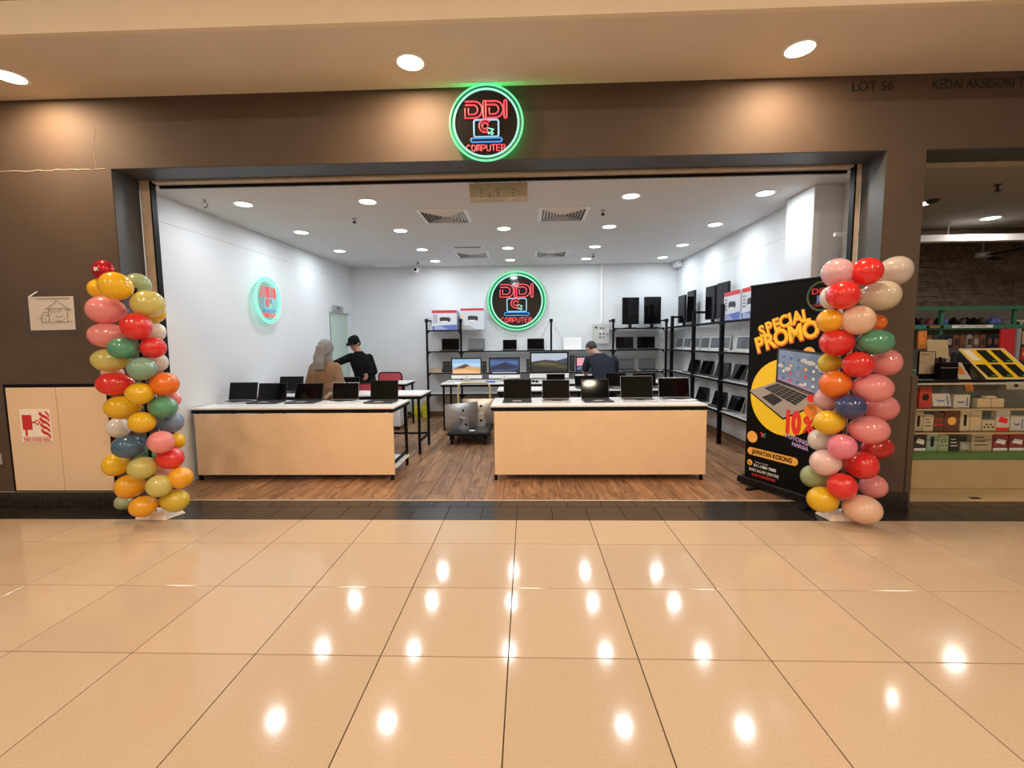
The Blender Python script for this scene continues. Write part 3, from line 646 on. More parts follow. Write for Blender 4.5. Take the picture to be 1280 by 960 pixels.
aio(.376, 7.80, ZT, .665, 'largest desktop computer showing olive green hills under pale sky', hill)
aio(1.09, 7.80, ZT, .54, 'desktop computer showing a pink sky, half behind the man', pink)
# small things on that table
tag(MB().box(-.70, -.54, 7.55, 7.63, ZT+.0005, ZT+.03).build('box', M['blueprint'], bevel=.002), 'small dark blue box on the desktop computer table', 'box')
t = thing('keyboard', 'white low keyboard before the sand dune computer', 'keyboard', (-1.02, 7.56, ZT)); MB().box(-.19, .19, -.05, .05, .0005, .012).build('keyboard_body', M['wplastic'], t, bevel=.002); MB().box(-.18, .18, -.042, .042, .0125, .0145).build('keys', M['whitep'], t)
for i, (x, y) in enumerate(((.02, 7.58), (.10, 7.62), (.16, 7.56))):
    tag(MB().lathe([(.028, .0005), (.03, .02), (.02, .035), (.006, .038)], 12, (x, y, ZT)).build('adapter', M['blackp'], smooth=True), 'small black adapter before the hills computer, %s' % ('nearest the aisle', 'middle of three', 'farthest from the aisle')[i], 'adapter', 'black adapters on the computer table')

# ---------------- platform trolley with two computers ----------------
t = thing('platform_trolley', 'black platform trolley with a cream tube handle in the aisle', 'trolley', (-.85, 6.82, 0))
MB().box(-.30, .30, -.43, .42, .135, .175).build('platform', M['blackp'], t, bevel=.008)
MB().box(-.27, .27, -.40, .39, .1755, .180).build('mat', M['keys'], t)
for sx in (-.24, .24):
    for sy in (-.36, .35):
        c = MB().box(-.03, .03, -.02, .02, .06, .134).build('caster', M['black'], t, loc=(sx, sy, 0)); MB().lathe([(.05, -.014), (.05, .014)], 16, (0, 0, .0525), ax='X').build('wheel', M['blackp'], c)
hx = .255
MB().tube([(-hx, .40, .176), (-hx, .41, .70)]+[(-hx+.09-.09*math.cos(a*PI/12), .412, .73+.09*math.sin(a*PI/12)) for a in range(0, 7)]+[(hx-.09+.09*math.sin(a*PI/12), .412, .73+.09*math.cos(a*PI/12)) for a in range(0, 7)]+[(hx, .41, .70), (hx, .40, .176)], .015, 10).build('handle', M['handle'], t, smooth=True)
aio(-.975, 6.66, .181, .55, 'silver desktop computer seen from behind at the trolley\'s open end', None, rz=PI+.66, back=True)
aio(-.72, 7.02, .181, .58, 'silver desktop computer seen from behind, against the trolley handle', None, rz=PI+.06, back=True)
t = thing('computer_mouse', 'small white mouse on the trolley platform', 'mouse', (-.80, 6.47, .183)); MB().ell((0, 0, .012), (.045, .03, .014)).build('shell', M['wplastic'], t, smooth=True)

# ---------------- shelving ----------------
def tagcard(parent, x, y, z, rx=0):
    return None
t = thing('wall_shelving', 'black-framed white shelving along the back wall', 'shelving', (0, 8.66, 0))
xs = [(-1.90, 1.91), (-1.25, 1.905), (.456, 1.885), (1.616, 1.87), (2.60, 1.86)]
for x, h in xs:
    p = MB().box(x-.018, x+.018, 0, .03, .0025, h).build('post', M['black'], t)
    MB().box(x-.012, x+.012, .031, .43, h-.035, h-.005).build('wall_bracket', M['black'], t)
    MB().box(x-.03, x+.03, -.004, .03, h-.06, h+.002).build('post_cap', M['black'], t)
DS = .42
def shelf_(parent, x0, x1, z, w=True):
    s = MB().box(x0+.001, x1-.001, .005, DS, z-.016, z).build('shelf', M['shelfw'], parent)
    MB().box(x0+.019, x1-.019, -.004, .0045, z-.024, z+.001).build('edge_rail', M['black'], s)
    q = MB()
    for sx, dr_ in ((x0+.019, 1), (x1-.019, -1)):
        q.prism([(sx, z-.025), (sx+dr_*.07, z-.025), (sx+dr_*.035, z-.032), (sx+dr_*.012, z-.055), (sx, z-.09)], .006, .012)
    q.build('corner_brace', M['black'], s)
for z in (.482, .892, 1.302, 1.702): shelf_(t, -1.90, -1.25, z)
for z in (.482, .892, 1.302): shelf_(t, -1.25, .456, z); shelf_(t, .456, 1.616, z)
for z in (.482, .892, 1.302, 1.702): shelf_(t, 1.616, 2.58, z)
# side shelving, front plane at x = 2.64 .. 2.70
XS_ = 2.665
t2 = thing('wall_shelving', 'black-framed white shelving along the right wall', 'shelving', (XS_, 0, 0))
ys = [(8.60, 1.91), (7.50, 1.925), (6.425, 1.945), (5.36, 1.945)]
for y, h in ys:
    MB().box(-.005, .045, y-.025, y+.025, .0025, h).build('post', M['black'], t2); MB().box(.046, XR-XS_-.002, y-.015, y+.015, h-.04, h-.005).build('wall_bracket', M['black'], t2)
for i in range(3):
    ya, yb = ys[i+1][0], ys[i][0]
    for z in (.472, .905, 1.300, 1.712):
        s = MB().box(.006, XR-XS_-.016, ya+.001, yb-.001, z-.016, z).build('shelf', M['shelfw'], t2)
        MB().box(-.003, .0055, ya+.026, yb-.026, z-.028, z+.001).build('edge_rail', M['black'], s)
        q = MB()
        for sy, dr_ in ((ya+.026, 1), (yb-.026, -1)):
            pts = [(sy, z-.029), (sy+dr_*.07, z-.029), (sy+dr_*.035, z-.036), (sy+dr_*.012, z-.06), (sy, z-.095)]; n = 5
            q.add([(0.0, a_, b_) for a_, b_ in pts]+[(.006, a_, b_) for a_, b_ in pts], [tuple(range(5)), tuple(range(9, 4, -1))]+[(i_, i_+5, (i_+1) % 5+5, (i_+1) % 5) for i_ in range(5)])
        q.build('corner_brace', M['black'], s)
for z in (.905, 1.300, 1.712):
    s = MB().box(.006, XR-XS_-.016, 8.601, 9.07, z-.016, z).build('shelf', M['shelfw'], t2); MB().box(-.003, .0055, 8.626, 9.06, z-.028, z+.001).build('edge_rail', M['black'], s)
# tag cards on the walls
def price(x, y, z, rz, label, g):
    tag(inst('price_tag', PT, None, (x, y, z), (0, 0, rz)), label, 'price tag', g)
PT = MB().box(-.035, .035, -.002, 0, -.02, .02).add([(-.02,-.0025,-.008),(.02,-.0025,-.008),(.02,-.0025,.008),(-.02,-.0025,.008)], [(0,1,2,3)], 1).mesh('price_tag', [M['paper'], M['ink']])
for x, z, nm in ((-1.49, 1.615, 'black laptop nearest the shelf end'), (-.97, 1.61, 'second laptop of the printer shelf'), (-.25, 1.585, 'small laptop right of the post'), (.33, 1.60, 'brown laptop below the sign'), (1.07, 1.625, 'white laptop box'), (1.96, 1.63, 'upper black screen beside the electrical box'), (2.40, 1.63, 'upper black screen by the corner')):
    price(x, YB-.001, z, 0, 'small price tag on the back wall above the '+nm, 'price tags on the back wall')
for i, y in enumerate((8.1, 7.75, 7.15, 6.9, 6.35, 6.1)):
    price(XR-.001, y, 1.60, -PI/2, 'small price tag on the right wall above the white laptops, number %s from the corner' % ('one', 'two', 'three', 'four', 'five', 'six')[i], 'price tags on the right wall')

# printer cartons
def carton(x, y, z, w, d, h, rz, label, kind):
    t = thing('printer_carton', label, 'printer box', (x, y, z), rz, 'printer cartons on the top shelves')
    MB().box(-w/2, w/2, -d/2, d/2, .001, h).build('carton', M['palebox'], t, bevel=.002)
    f = -d/2-.0005; T = .0007
    if kind == 'blue': MB().prism([(-w/2, h*.86), (w/2, h*.86), (w/2, h), (-w/2, h)], f-T, f).build('red_band', M['red'], t); MB().prism([(-w/2, .001), (w/2, .001), (w/2, h*.28), (-w/2, h*.20)], f-T, f).build('blue_band', M['blueprint'], t)
    else: MB().prism([(-w/2, h*.90), (w/2, h*.90), (w/2, h), (-w/2, h)], f-T, f).build('red_band', M['red'], t)
    q = MB(); q.prism([(-w*.18, h*.45), (-w*.20, h*.58), (-w*.14, h*.66), (w*.20, h*.64), (w*.26, h*.54), (w*.22, h*.42)], f-T, f); q.build('printer_picture', M['lid'], t)
    MB().prism([(-w*.1, h*.38), (w*.1, h*.38), (w*.14, h*.46), (-w*.12, h*.46)], f-T*2, f-T).build('paper_picture', M['whitep'], t)
    q = MB()
    for i in range(4):
        for j in range(2): q.box(-w*.44+j*w*.09, -w*.38+j*w*.09, f-T, f, h*(.38+i*.11), h*(.44+i*.11))
    if kind == 'blue': q.build('icon_print', M['ink'], t)
    else: q = MB(); q.lathe([(w*.06, f-T), (w*.06, f)], 12, (-w*.38, 0, h*.62), ax='Y'); q.build('yellow_sticker', M['yellow'], t)
    q = MB(); 
    for k in range(3): q.box(-w*.40, w*(.1-.1*k), f-2*T, f-T, h*(.05+k*.055), h*(.05+k*.055)+h*.02)
    q.build('text_lines', M['whitep'] if kind == 'blue' else M['ink'], t)
    return t
carton(-1.568, 8.88, 1.702, .475, .30, .375, 0, 'printer carton with blue lower print on the top back shelf', 'blue')
carton(-1.03, 8.88, 1.702, .49, .32, .41, 0, 'taller pale printer carton beside the round sign', 'pale') if False else None
t_ = carton(-1.50, 8.88, 1.702, .1, .1, .1, 0, 'x', 'pale') if False else None
carton(-1.035, 8.87, 1.305+.4, .44, .30, .40, 0, 'taller pale printer carton at the end of the top back shelf', 'pale')
carton(2.80, 6.20, 1.712, .48, .19, .385, -PI/2, 'printer carton on the right wall shelf beside the monitors', 'blue')
carton(2.80, 5.68, 1.712, .46, .19, .385, -PI/2, 'printer carton on the right wall shelf, half behind the banner', 'blue')

# back shelf laptops and screens
GB = 'laptops on the back wall shelves'
laptop(-1.50, 8.95, 1.302, 0, .345, 'black laptop on the second back shelf, nearest the shelf end', body='lid', h=.225, tilt=6, group=GB)
laptop(-.965, 8.95, 1.302, 0, .305, 'laptop with a bluish grey screen under the printer cartons', body='lid', scr='greyscr', h=.215, tilt=6, group=GB) if False else None
laptop(-.98, 8.95, 1.302, 0, .30, 'laptop with bluish grey screen just past the second shelf post', body='lid', scr='greyscr', h=.215, tilt=6, group=GB)
laptop(-.335, 8.95, 1.302, 0, .27, 'small dark laptop on the back shelf under the round sign', body='lid', h=.19, tilt=6, group=GB)
laptop(.17, 8.95, 1.302, 0, .33, 'brownish dark laptop on the back shelf left of the middle post', body='lid', scr='screen', h=.21, tilt=10, group=GB)
laptop(.885, 8.95, 1.302, 0, .34, 'white laptop with pale screen on the back shelf', body='silverw', scr='whitep', bez='wplastic', h=.22, tilt=6, keyc='whitep', group=GB)
laptop(1.89, 8.95, 1.302, 0, .34, 'black laptop screen on the second shelf nearest the electrical box', body='lid', h=.22, tilt=5, group=GB)
laptop(2.30, 8.95, 1.302, 0, .34, 'black laptop screen on the second shelf by the corner', body='lid', h=.22, tilt=5, group=GB)
laptop(1.93, 8.95, .892, 0, .30, 'laptop with grey screen on the third shelf behind the man', body='lid', scr='greyscr', h=.20, tilt=6, group=GB)
laptop(2.33, 8.95, .892, 0, .315, 'dark laptop on the third shelf by the corner', body='lid', scr='greyscr', h=.20, tilt=6, group=GB)
tag(MB().box(-1.87, -1.64, 8.72, 8.9, .893, .965).build('flat_box', M['beige_box'], bevel=.002), 'flat cardboard-coloured box on the low shelf nearest the end', 'box')
def minipc(x, w, h, label):
    t = thing('desktop_tower', label, 'computer', (x, 8.82, .892)); MB().box(-w/2, w/2, -.09, .09, .001, h).build('case', M['blackp'], t, bevel=.003); MB().box(-w/2+.008, w/2-.008, -.093, -.0905, .02, h-.015).build('front_grille', M['keys'], t); MB().box(-.01, .01, -.095, -.0932, h*.8, h*.83).build('power_light', M['grey'], t)
minipc(-1.545, .15, .21, 'small black computer case left of the sand dune screen')
minipc(-.845, .11, .20, 'narrow black computer case right of the sand dune screen')
minipc(.02, .07, .24, 'slim black computer case left of the green hills screen')
minipc(.86, .09, .30, 'tall black computer case right of the green hills screen')
def monitor(x, y, z, rz, w, h, label, zc=.06):
    t = thing('monitor', label, 'monitor', (x, y, z), rz, 'portrait monitors on the top shelves')
    MB().box(-w/2, w/2, 0, .035, zc, zc+h).build('housing', M['blackp'], t, bevel=.004); MB().box(-w/2+.008, w/2-.008, -.0018, -.0004, zc+.01, zc+h-.01).build('screen', M['screen'], t)
    MB().box(-.03, .03, .0355, .07, .012, zc+h*.55).build('stand', M['blackp'], t); MB().box(-.10, .10, -.05, .10, .001, .012).build('foot', M['blackp'], t, bevel=.002)
    return t
monitor(1.965, 8.80, 1.702, 0, .315, .505, 'black portrait monitor on the top shelf nearest the electrical box', .07)
monitor(2.375, 8.80, 1.702, 0, .315, .51, 'black portrait monitor on the top shelf by the corner', .07)
for y, h, a_, nm in ((8.41, .49, .06, 'nearest the corner'), (7.95, .52, .04, 'second from the corner'), (7.12, .50, .08, 'third from the corner'), (6.68, .50, .12, 'beside the printer carton')):
    monitor(2.78, y, 1.712, -PI/2+a_*.8, .31, h, 'black portrait monitor on the right wall shelf, '+nm)
GR = 'white laptops on the right wall shelf'
for i, (y, w_) in enumerate(((8.74, .30), (8.33, .30), (7.92, .28), (7.50, .29), (7.12, .29), (6.76, .28), (6.16, .40), (5.68, .32))):
    laptop(2.87, y, 1.301, -PI/2+.10, w_, 'white laptop on the right wall shelf, %s' % ('nearest the corner', 'second from the corner', 'third from the corner, before the post', 'fourth from the corner', 'fifth from the corner', 'sixth from the corner, before the second post', 'the widest one', 'half behind the banner')[i], d=.12, body='silverw', scr='greyscr', bez='wplastic', h=.195, tilt=7, keyc='whitep', group=GR)
GD = 'black laptops on the two lower right wall shelves'
for i, (y, z, a_) in enumerate(((7.93, .906, .5), (7.36, .906, .5), (6.78, .906, .5), (6.22, .906, .45), (5.68, .906, .4), (7.52, .473, .5), (6.86, .473, .5), (6.30, .473, .5), (5.68, .473, .4))):
    nm = ('upper row, nearest the corner', 'upper row, second from the corner', 'upper row, third from the corner', 'upper row, right of the near post', 'upper row, half behind the banner', 'lower row, nearest the counter', 'lower row, second from the counter', 'lower row, right of the near post', 'lower row, half behind the banner')[i]
    laptop(2.83, y, z, -PI/2+a_*.30, .32, 'black laptop on the right wall shelves, '+nm, d=.105, body='silver' if i in (3, 4, 7, 8) else 'lid', h=.215, tilt=15 if i < 5 else 17, group=GD)

# ---------------- chairs, pedestal, bags ----------------
def chair(x, y, rz, label, bz=.90):
    t = thing('office_chair', label, 'chair', (x, y, 0), rz, 'red mesh office chairs')      # faces -y
    def rr(w, z0, z1, r, n=5):
        p = []
        for cx, cz, a0 in ((w-r, z1-r, 0), (-w+r, z1-r, 90), (-w+r, z0+r, 180), (w-r, z0+r, 270)): p += [(cx+r*math.cos(math.radians(a0+90*k/n)), cz+r*math.sin(math.radians(a0+90*k/n))) for k in range(n+1)]
        return p
    MB().tube([(a_, .22, b_) for a_, b_ in rr(.225, bz-.42, bz, .07)], .013, 8, closed=True).build('back_frame', M['blackp'], t, smooth=True)
    MB().prism(rr(.22, bz-.415, bz-.005, .07), .216, .224).build('back_mesh', M['redmesh'], t)
    MB().prism([(-.22, .42), (.22, .42), (.23, .45), (.20, .475), (-.20, .475), (-.23, .45)], -.23, .19).build('seat', M['redmesh'], t, bevel=.006)
    MB().box(-.03, .03, .17, .235, .41, bz-.36).build('back_support', M['blackp'], t, bevel=.004)
    MB().tube([(0, 0, .12), (0, 0, .42)], .025, 12).build('gas_column', M['black'], t, smooth=True)
    for k in range(5):
        a_ = 2*PI*k/5+.3; l = MB().tube([(0, 0, .12), (.26*math.cos(a_), .26*math.sin(a_), .075)], [.03, .018], 8).build('base_arm', M['blackp'], t)
        MB().lathe([(.028, -.015), (.03, 0), (.028, .015)], 12, (.26*math.cos(a_), .26*math.sin(a_), .033), ax='X').build('caster', M['black'], l)
    return t
chair(-2.63, 8.46, 0, 'red mesh office chair behind the rear table', .905)
chair(-2.36, 6.80, PI, 'red office chair with black frame between the two tables', .88)
t = thing('drawer_pedestal', 'white pedestal on black casters under the rear left table', 'pedestal', (-2.34, 7.80, 0))
MB().box(-.19, .19, -.25, .25, .06, .50).build('carcass', M['wplastic'], t, bevel=.004)
for k in range(3): d_ = MB().box(-.18, .18, -.262, -.2505, .07+k*.142, .205+k*.142).build('drawer', M['wplastic'], t, bevel=.002); MB().box(-.05, .05, -.270, -.2625, .17+k*.142, .178+k*.142).build('handle', M['grey'], d_)
for sx in (-.15, .15):
    for sy in (-.21, .21): MB().lathe([(.028, -.012), (.028, .012)], 12, (sx, sy, .031), ax='X').build('caster', M['black'], t)
rb = random.Random(4)
def bag(x, y, w, h, label):
    t = thing('plastic_bag', label, 'bag', (x, y, 0.003), 0, 'yellow plastic bags on the floor'); n = 14; vs = []; fs = []; k = 7
    for i in range(k):
        z = h*i/(k-1); s = (1, 1.05, 1.05, 1.0, .95, .85, .80)[i]
        for j in range(n):
            a_ = 2*PI*j/n; c_, s_ = math.cos(a_), math.sin(a_); f = s*(1+rb.uniform(-.07, .07))
            vs.append((w/2*f*math.copysign(abs(c_)**.6, c_), .07*f*math.copysign(abs(s_)**.6, s_), z))
    for i in range(k-1): fs += [(i*n+j, i*n+(j+1) % n, (i+1)*n+(j+1) % n, (i+1)*n+j) for j in range(n)]
    fs.append(tuple(range(n-1, -1, -1)))
    MB().add(vs, fs).build('bag_body', M['bag'], t)
    for sy in (-.05, .05): MB().tube([(-w*.2, sy, h*.98), (-w*.15, sy, h+.06), (0, sy, h+.08), (w*.15, sy, h+.06), (w*.2, sy, h*.98)], .006, 6).build('handle', M['bag'], t)
bag(-2.20, 8.88, .17, .24, 'crumpled yellow plastic bag on the floor, nearer the left wall')
bag(-2.01, 8.88, .15, .26, 'taller yellow plastic bag on the floor beside the shelving')

# ---------------- roll-up banner ----------------
bn = thing('roll_up_banner', 'black roll-up promotion banner with yellow circle and laptop picture', 'banner', (2.175, 4.656, 0), math.radians(-66.04))
MB().box(.05, .885, 0, .003, .085, 1.972).build('banner_sheet', M['bannerk'], bn)
MB().box(.045, .89, -.008, .012, 1.968, 1.985).build('top_rail', M['blackp'], bn, bevel=.003)
bb = MB(); bb.prism([(.0, .022), (.97, .022), (.97, .07), (.955, .09), (.015, .09), (0, .07)], -.05, .05); bb.build('base_cassette', M['blackp'], bn, bevel=.006)
for x in (.22, .78): MB().box(x-.02, x+.02, -.16, .16, .001, .0215).build('foot', M['blackp'], bn, bevel=.003)
MB().tube([(.48, .025, .09), (.48, .03, 1.965)], .008, 8).build('support_pole', M['silver'], bn)
FY = -.0004
def lay(pts, nm, m, k=0): return MB().prism(pts, FY-.0006*(k+1), FY-.0006*k-.0001).build(nm, m, bn)
def circ(cx, cz, rx, rz=None, n=40, a0=0, a1=360): rz = rz or rx; return [(cx+rx*math.cos(math.radians(a0+(a1-a0)*i/n)), cz+rz*math.sin(math.radians(a0+(a1-a0)*i/n))) for i in range(n)]
lay(circ(.445, .925, .355), 'yellow_circle', M['yellow'])
lay(circ(.125, .50, .058), 'yellow_dot', M['yellowd'])
lay(circ(.66, 1.335, .055), 'yellow_dot', M['yellowd'], 0)
# printed laptop
lay([(.36, 1.385), (.86, 1.33), (.86, .89), (.70, .965), (.355, 1.06)], 'laptop_lid_print', M['lid'], 1)
lay([(.378, 1.365), (.845, 1.312), (.845, .94), (.70, 1.0), (.375, 1.09)], 'laptop_screen_print', P('blue_screen_print', (.20, .30, .52), .4, var=.3, scale=5), 2)
lay([(.378, 1.12), (.50, 1.07), (.70, 1.02), (.70, 1.0), (.375, 1.09)], 'screen_dock_print', M['purple'], 3)
ri = random.Random(8); icols = [M['redv'], M['blueprint'], M['green'], M['whitep'], M['purple'], M['yellowd']]
for i in range(6):
    for j in range(4):
        u = .43+i*.07; v = 1.30-j*.065-.10*(i*.07)*.6-(.01*i); 
        if v > .98+.02*(5-i): lay(circ(u, v, .013, .014, 10), 'icon_print', icols[ri.randrange(6)], 3)
for u, v, r_ in ((.40, 1.22, .03), (.62, 1.27, .03), (.68, 1.25, .035), (.80, 1.20, .05), (.47, 1.19, .03), (.60, 1.05, .03), (.75, 1.22, .03)): lay(circ(u, v, r_, r_*.6, 12), 'cloud_print', M['palebox'], 3)
lay([(.075, .955), (.36, 1.065), (.72, .985), (.80, .93), (.445, .735)], 'laptop_body_print', P('aluminium_print', (.42, .38, .36), .4), 1)
lay([(.075, .955), (.445, .735), (.80, .93), (.80, .918), (.445, .718), (.075, .943)], 'laptop_edge_print', M['bannerk'], 1)
lay([(.235, .995), (.37, 1.05), (.67, .962), (.56, .868)], 'laptop_keys_print', M['keys'], 2)
q = MB()
for k in range(1, 6):
    f = k/6; a_ = (.235+(.56-.235)*f, .995+(.868-.995)*f); b_ = (.37+(.67-.37)*f, 1.05+(.962-1.05)*f)
    q.tube([(a_[0], FY-.0022, a_[1]), (b_[0], FY-.0022, b_[1])], .0012, 4)
for k in range(1, 12):
    f = k/12; 
for k in range(1, 5):
    f = k/5; a_ = (.235+(.37-.235)*f, .995+(1.05-.995)*f); b_ = (.56+(.67-.56)*f, .868+(.962-.868)*f); q.tube([(a_[0], FY-.0022, a_[1]), (b_[0], FY-.0022, b_[1])], .0012, 4)
q.build('key_gap_print', M['grey'], bn)
lay([(.215, .905), (.325, .955), (.435, .90), (.345, .835)], 'trackpad_print', M['lid'], 2)
for (u, v, r_, m) in ((.70, .945, .035, 'redv'), (.70, .875, .03, 'yellowd'), (.76, .84, .05, 'yellowd'), (.70, .84, .06, 'orange')): lay(circ(u, v, r_, r_, 14), 'splash_print', M[m], 4)
def btext(s, size, m, u, v, rot=0, off=0, k=3, sx=1, nm='lettering', sh=0, sp=1.0): return text(nm, s, size, m, bn, (u, FY-.0006*k-.0008, v), (PI/2, -math.radians(rot), 0), ext=.0002, off=off, sx=sx, shear=sh, spacing=sp)
# logo
q = MB(); q.ring(.118, .010, (.745, FY-.0002, 1.815), 40, 6); q.build('logo_ring_print', M['darkgreen'], bn)
btext('DIDI', .066, M['red'], .745, 1.858, sx=1.35, off=.001, k=1); 
q = MB(); q.box(.705, .785, FY-.0008, FY-.0002, 1.765, 1.825); q.box(.695, .795, FY-.0008, FY-.0002, 1.752, 1.758); q.build('logo_laptop_print', M['blueprint'], bn)
btext('COMPUTER', .03, M['red'], .745, 1.737, sx=1.1, k=1)
# headline: letters on an arc, each with a dark red outline behind a yellow face
def headline(word, pts, size, rot0, rot1, sx):
    n = len(word); wd_ = dict(S=.8, P=.82, E=.78, C=.9, I=.45, A=.95, L=.75, R=.9, O=1.08, M=1.25); cs = [0]
    for i in range(1, n): cs.append(cs[-1]+wd_[word[i-1]]/2+wd_[word[i]]/2)
    for i, ch in enumerate(word):
        f = cs[i]/cs[-1]; u = pts[0][0]+(pts[1][0]-pts[0][0])*f; v = pts[0][1]+(pts[1][1]-pts[0][1])*f+pts[2]*math.sin(PI*f); r_ = rot0+(rot1-rot0)*f
        btext(ch, size*1.0, M['outline'], u+.005, v-.007, r_, off=size*.070, k=1, sx=sx, nm='headline_outline')
        btext(ch, size, M['yellow'], u, v, r_, off=size*.032, k=2, sx=sx, nm='headline_letter')
headline('SPECIAL', ((.19, 1.535), (.615, 1.66), .018), .15, 20, 12, .92)
headline('PROMO', ((.17, 1.405), (.665, 1.535), .012), .20, 18, 8, .92)
btext('10', .27, M['redv'], .535, .70, 0, off=.017, k=5, sx=.60, nm='ten_percent_lettering')
btext('%', .20, M['redv'], .69, .70, -6, off=.008, k=5, sx=.75, nm='ten_percent_lettering')
btext('POTONGAN', .052, M['purple'], .62, .555, -10, off=.003, k=4, sx=.95, nm='discount_lettering'); btext('HARGA', .045, M['purple'], .62, .505, -8, off=.003, k=4, nm='discount_lettering')
for i, (u, v, m) in enumerate(((.225, .555, 'redv'), (.245, .54, 'purple'), (.265, .55, 'green'), (.235, .525, 'red'), (.26, .522, 'green'))): lay(circ(u, v, .012, .010, 8), 'small_emblem_print', M[m], 2)
lay(circ(.115, .355, .038, n=14, a0=90, a1=270)+circ(.57, .355, .038, n=14, a0=-90, a1=90), 'yellow_pill', M['yellowd'])
btext('JAWATAN KOSONG', .060, M['bannerk'], .342, .355, 0, off=.002, k=2, sx=.76)
lay(circ(.108, .238, .030, n=20), 'phone_icon', M['yellowd'])
q = MB(); q.tube([(.096, FY-.0012, .250), (.102, FY-.0012, .236), (.120, FY-.0012, .226)], .004, 5); q.build('phone_icon', M['bannerk'], bn)
btext('011-1084 7880', .040, M['whitep'], .275, .222, 0, off=.0015, k=1); btext('Contact number', .022, M['whitep'], .24, .258, 0, k=1)
btext('BASIC SALARY (RM1700)', .038, M['palebox'], .265, .172, 0, off=.0012, k=1, sx=.80); btext('SALE COMMISSION', .036, M['red'], .265, .125, 0, off=.0012, k=1, sx=.85)

# ---------------- balloon columns ----------------
BCOL = dict(yel=(.90,.60,.02), gold=(.94,.50,.02), pyel=(.70,.66,.22), gyel=(.74,.58,.06), pgrn=(.42,.52,.30), pnk=(.90,.36,.38), hpnk=(.88,.30,.42), lpnk=(.88,.55,.52), lil=(.78,.52,.58), wpnk=(.90,.68,.66),
 red=(.85,.04,.04), dred=(.62,.03,.03), wht=(.80,.78,.76), pgry=(.66,.60,.56), crm=(.76,.68,.54), peach=(.92,.66,.52), grn=(.12,.42,.27), teal=(.28,.50,.40), org=(.92,.24,.02), blu=(.22,.33,.52), dblu=(.07,.17,.30), navy=(.05,.08,.24))
BN = dict(yel='yellow balloon', gold='golden yellow balloon', pyel='pale yellow balloon', gyel='greenish yellow balloon', pgrn='pale green balloon', pnk='pink balloon', hpnk='bright pink balloon', lpnk='light pink balloon', lil='lilac pink balloon', wpnk='whitish pink balloon', red='red balloon', dred='dark red balloon', wht='white balloon', pgry='pale grey balloon', crm='cream balloon', peach='peach white balloon', grn='green balloon', teal='teal green balloon', org='orange balloon', blu='blue balloon', dblu='dark blue balloon', navy='navy blue balloon')
for k in BCOL: M['b_'+k] = balloon_mat('balloon_'+k, BCOL[k])
def balloon_mesh():       # unit radius, long axis x, nozzle at +x
    m = MB(); n = 24; k = 14; vs = []; fs = []
    for i in range(k+1):
        th = PI*i/k; x = -math.cos(th); r = math.sin(th)*(1-.10*x)
        if x > .8: r = max(r, .0)
        for j in range(n): a_ = 2*PI*j/n; vs.append((x*(1.0 if x < 0 else 1.04), r*math.cos(a_), r*math.sin(a_)))
    for i in range(k): fs += [(i*n+j, i*n+(j+1) % n, (i+1)*n+(j+1) % n, (i+1)*n+j) for j in range(n)]
    m.add(vs, fs); return m.mesh('balloon', [M['b_red']], smooth=True)
def knot_mesh():
    return MB().lathe([(.10, 1.00), (.05, 1.07), (.045, 1.10), (.13, 1.17), (.10, 1.18)], 10, ax='X').mesh('knot', [M['b_red']], smooth=True)
BM_, KM_ = balloon_mesh(), knot_mesh()
def column(px, data, tilt, label, pole):
    t = thing('balloon_column', label, 'balloon column', (px, 3.68, 0))
    MB().tube([(pole[0], 0, .03), (pole[1], 0, 1.93)], .012, 8).build('pole', M['black'], t)
    MB().add([(-.14+pole[0], -.06, .001), (.14+pole[0], -.08, .001), (.20+pole[0], .10, .001), (-.16+pole[0], .12, .001), (-.12+pole[0], -.04, .055), (.12+pole[0], -.05, .06), (.15+pole[0], .08, .06), (-.13+pole[0], .10, .055)], [(0,3,2,1),(4,5,6,7),(0,1,5,4),(1,2,6,5),(2,3,7,6),(3,0,4,7)]).build('paper_base', M['paper'], t, bevel=.008)
    rr_ = random.Random(2)
    for (x, y, z, a_, b_, c) in data:
        a_ = math.sqrt(max(a_*a_-(.78*b_)**2*.85, (b_*.95)**2))*1.04; b_ *= 1.0
        f = z/1.93; cx = pole[0]+(pole[1]-pole[0])*f
        v = Vector((cx-x, -y, rr_.uniform(-.02, .02)))
        if y < -.1 and abs(v.x) < .13: v.x *= .5
        yaw = math.atan2(v.y, v.x); pit = max(-.3, min(.3, (z-1.0)*rr_.uniform(-.10, .18)))
        # keep the apparent width: mix of length and girth seen from the corridor
        c_ = abs(math.cos(yaw)); ln_ = a_*1.02 if c_ > .6 else max(a_, b_)*1.05; wd = (b_*c_+a_*(1-c_))
        R_ = Matrix.Rotation(yaw, 3, 'Z') @ Matrix.Rotation(-pit, 3, 'Y')
        if c_ <= .6: sc_ = (ln_, a_ , b_)
        else: sc_ = (a_*1.02, b_*1.02, b_)
        o = inst('balloon', BM_, t, (x, y, z), R_.to_euler(), sc_); o.material_slots[0].link = 'OBJECT'; o.material_slots[0].material = M['b_'+c]; o['label'] = BN[c]
        k = inst('knot', KM_, o); k.material_slots[0].link = 'OBJECT'; k.material_slots[0].material = M['b_'+c]
    return t
LBX=-3.263
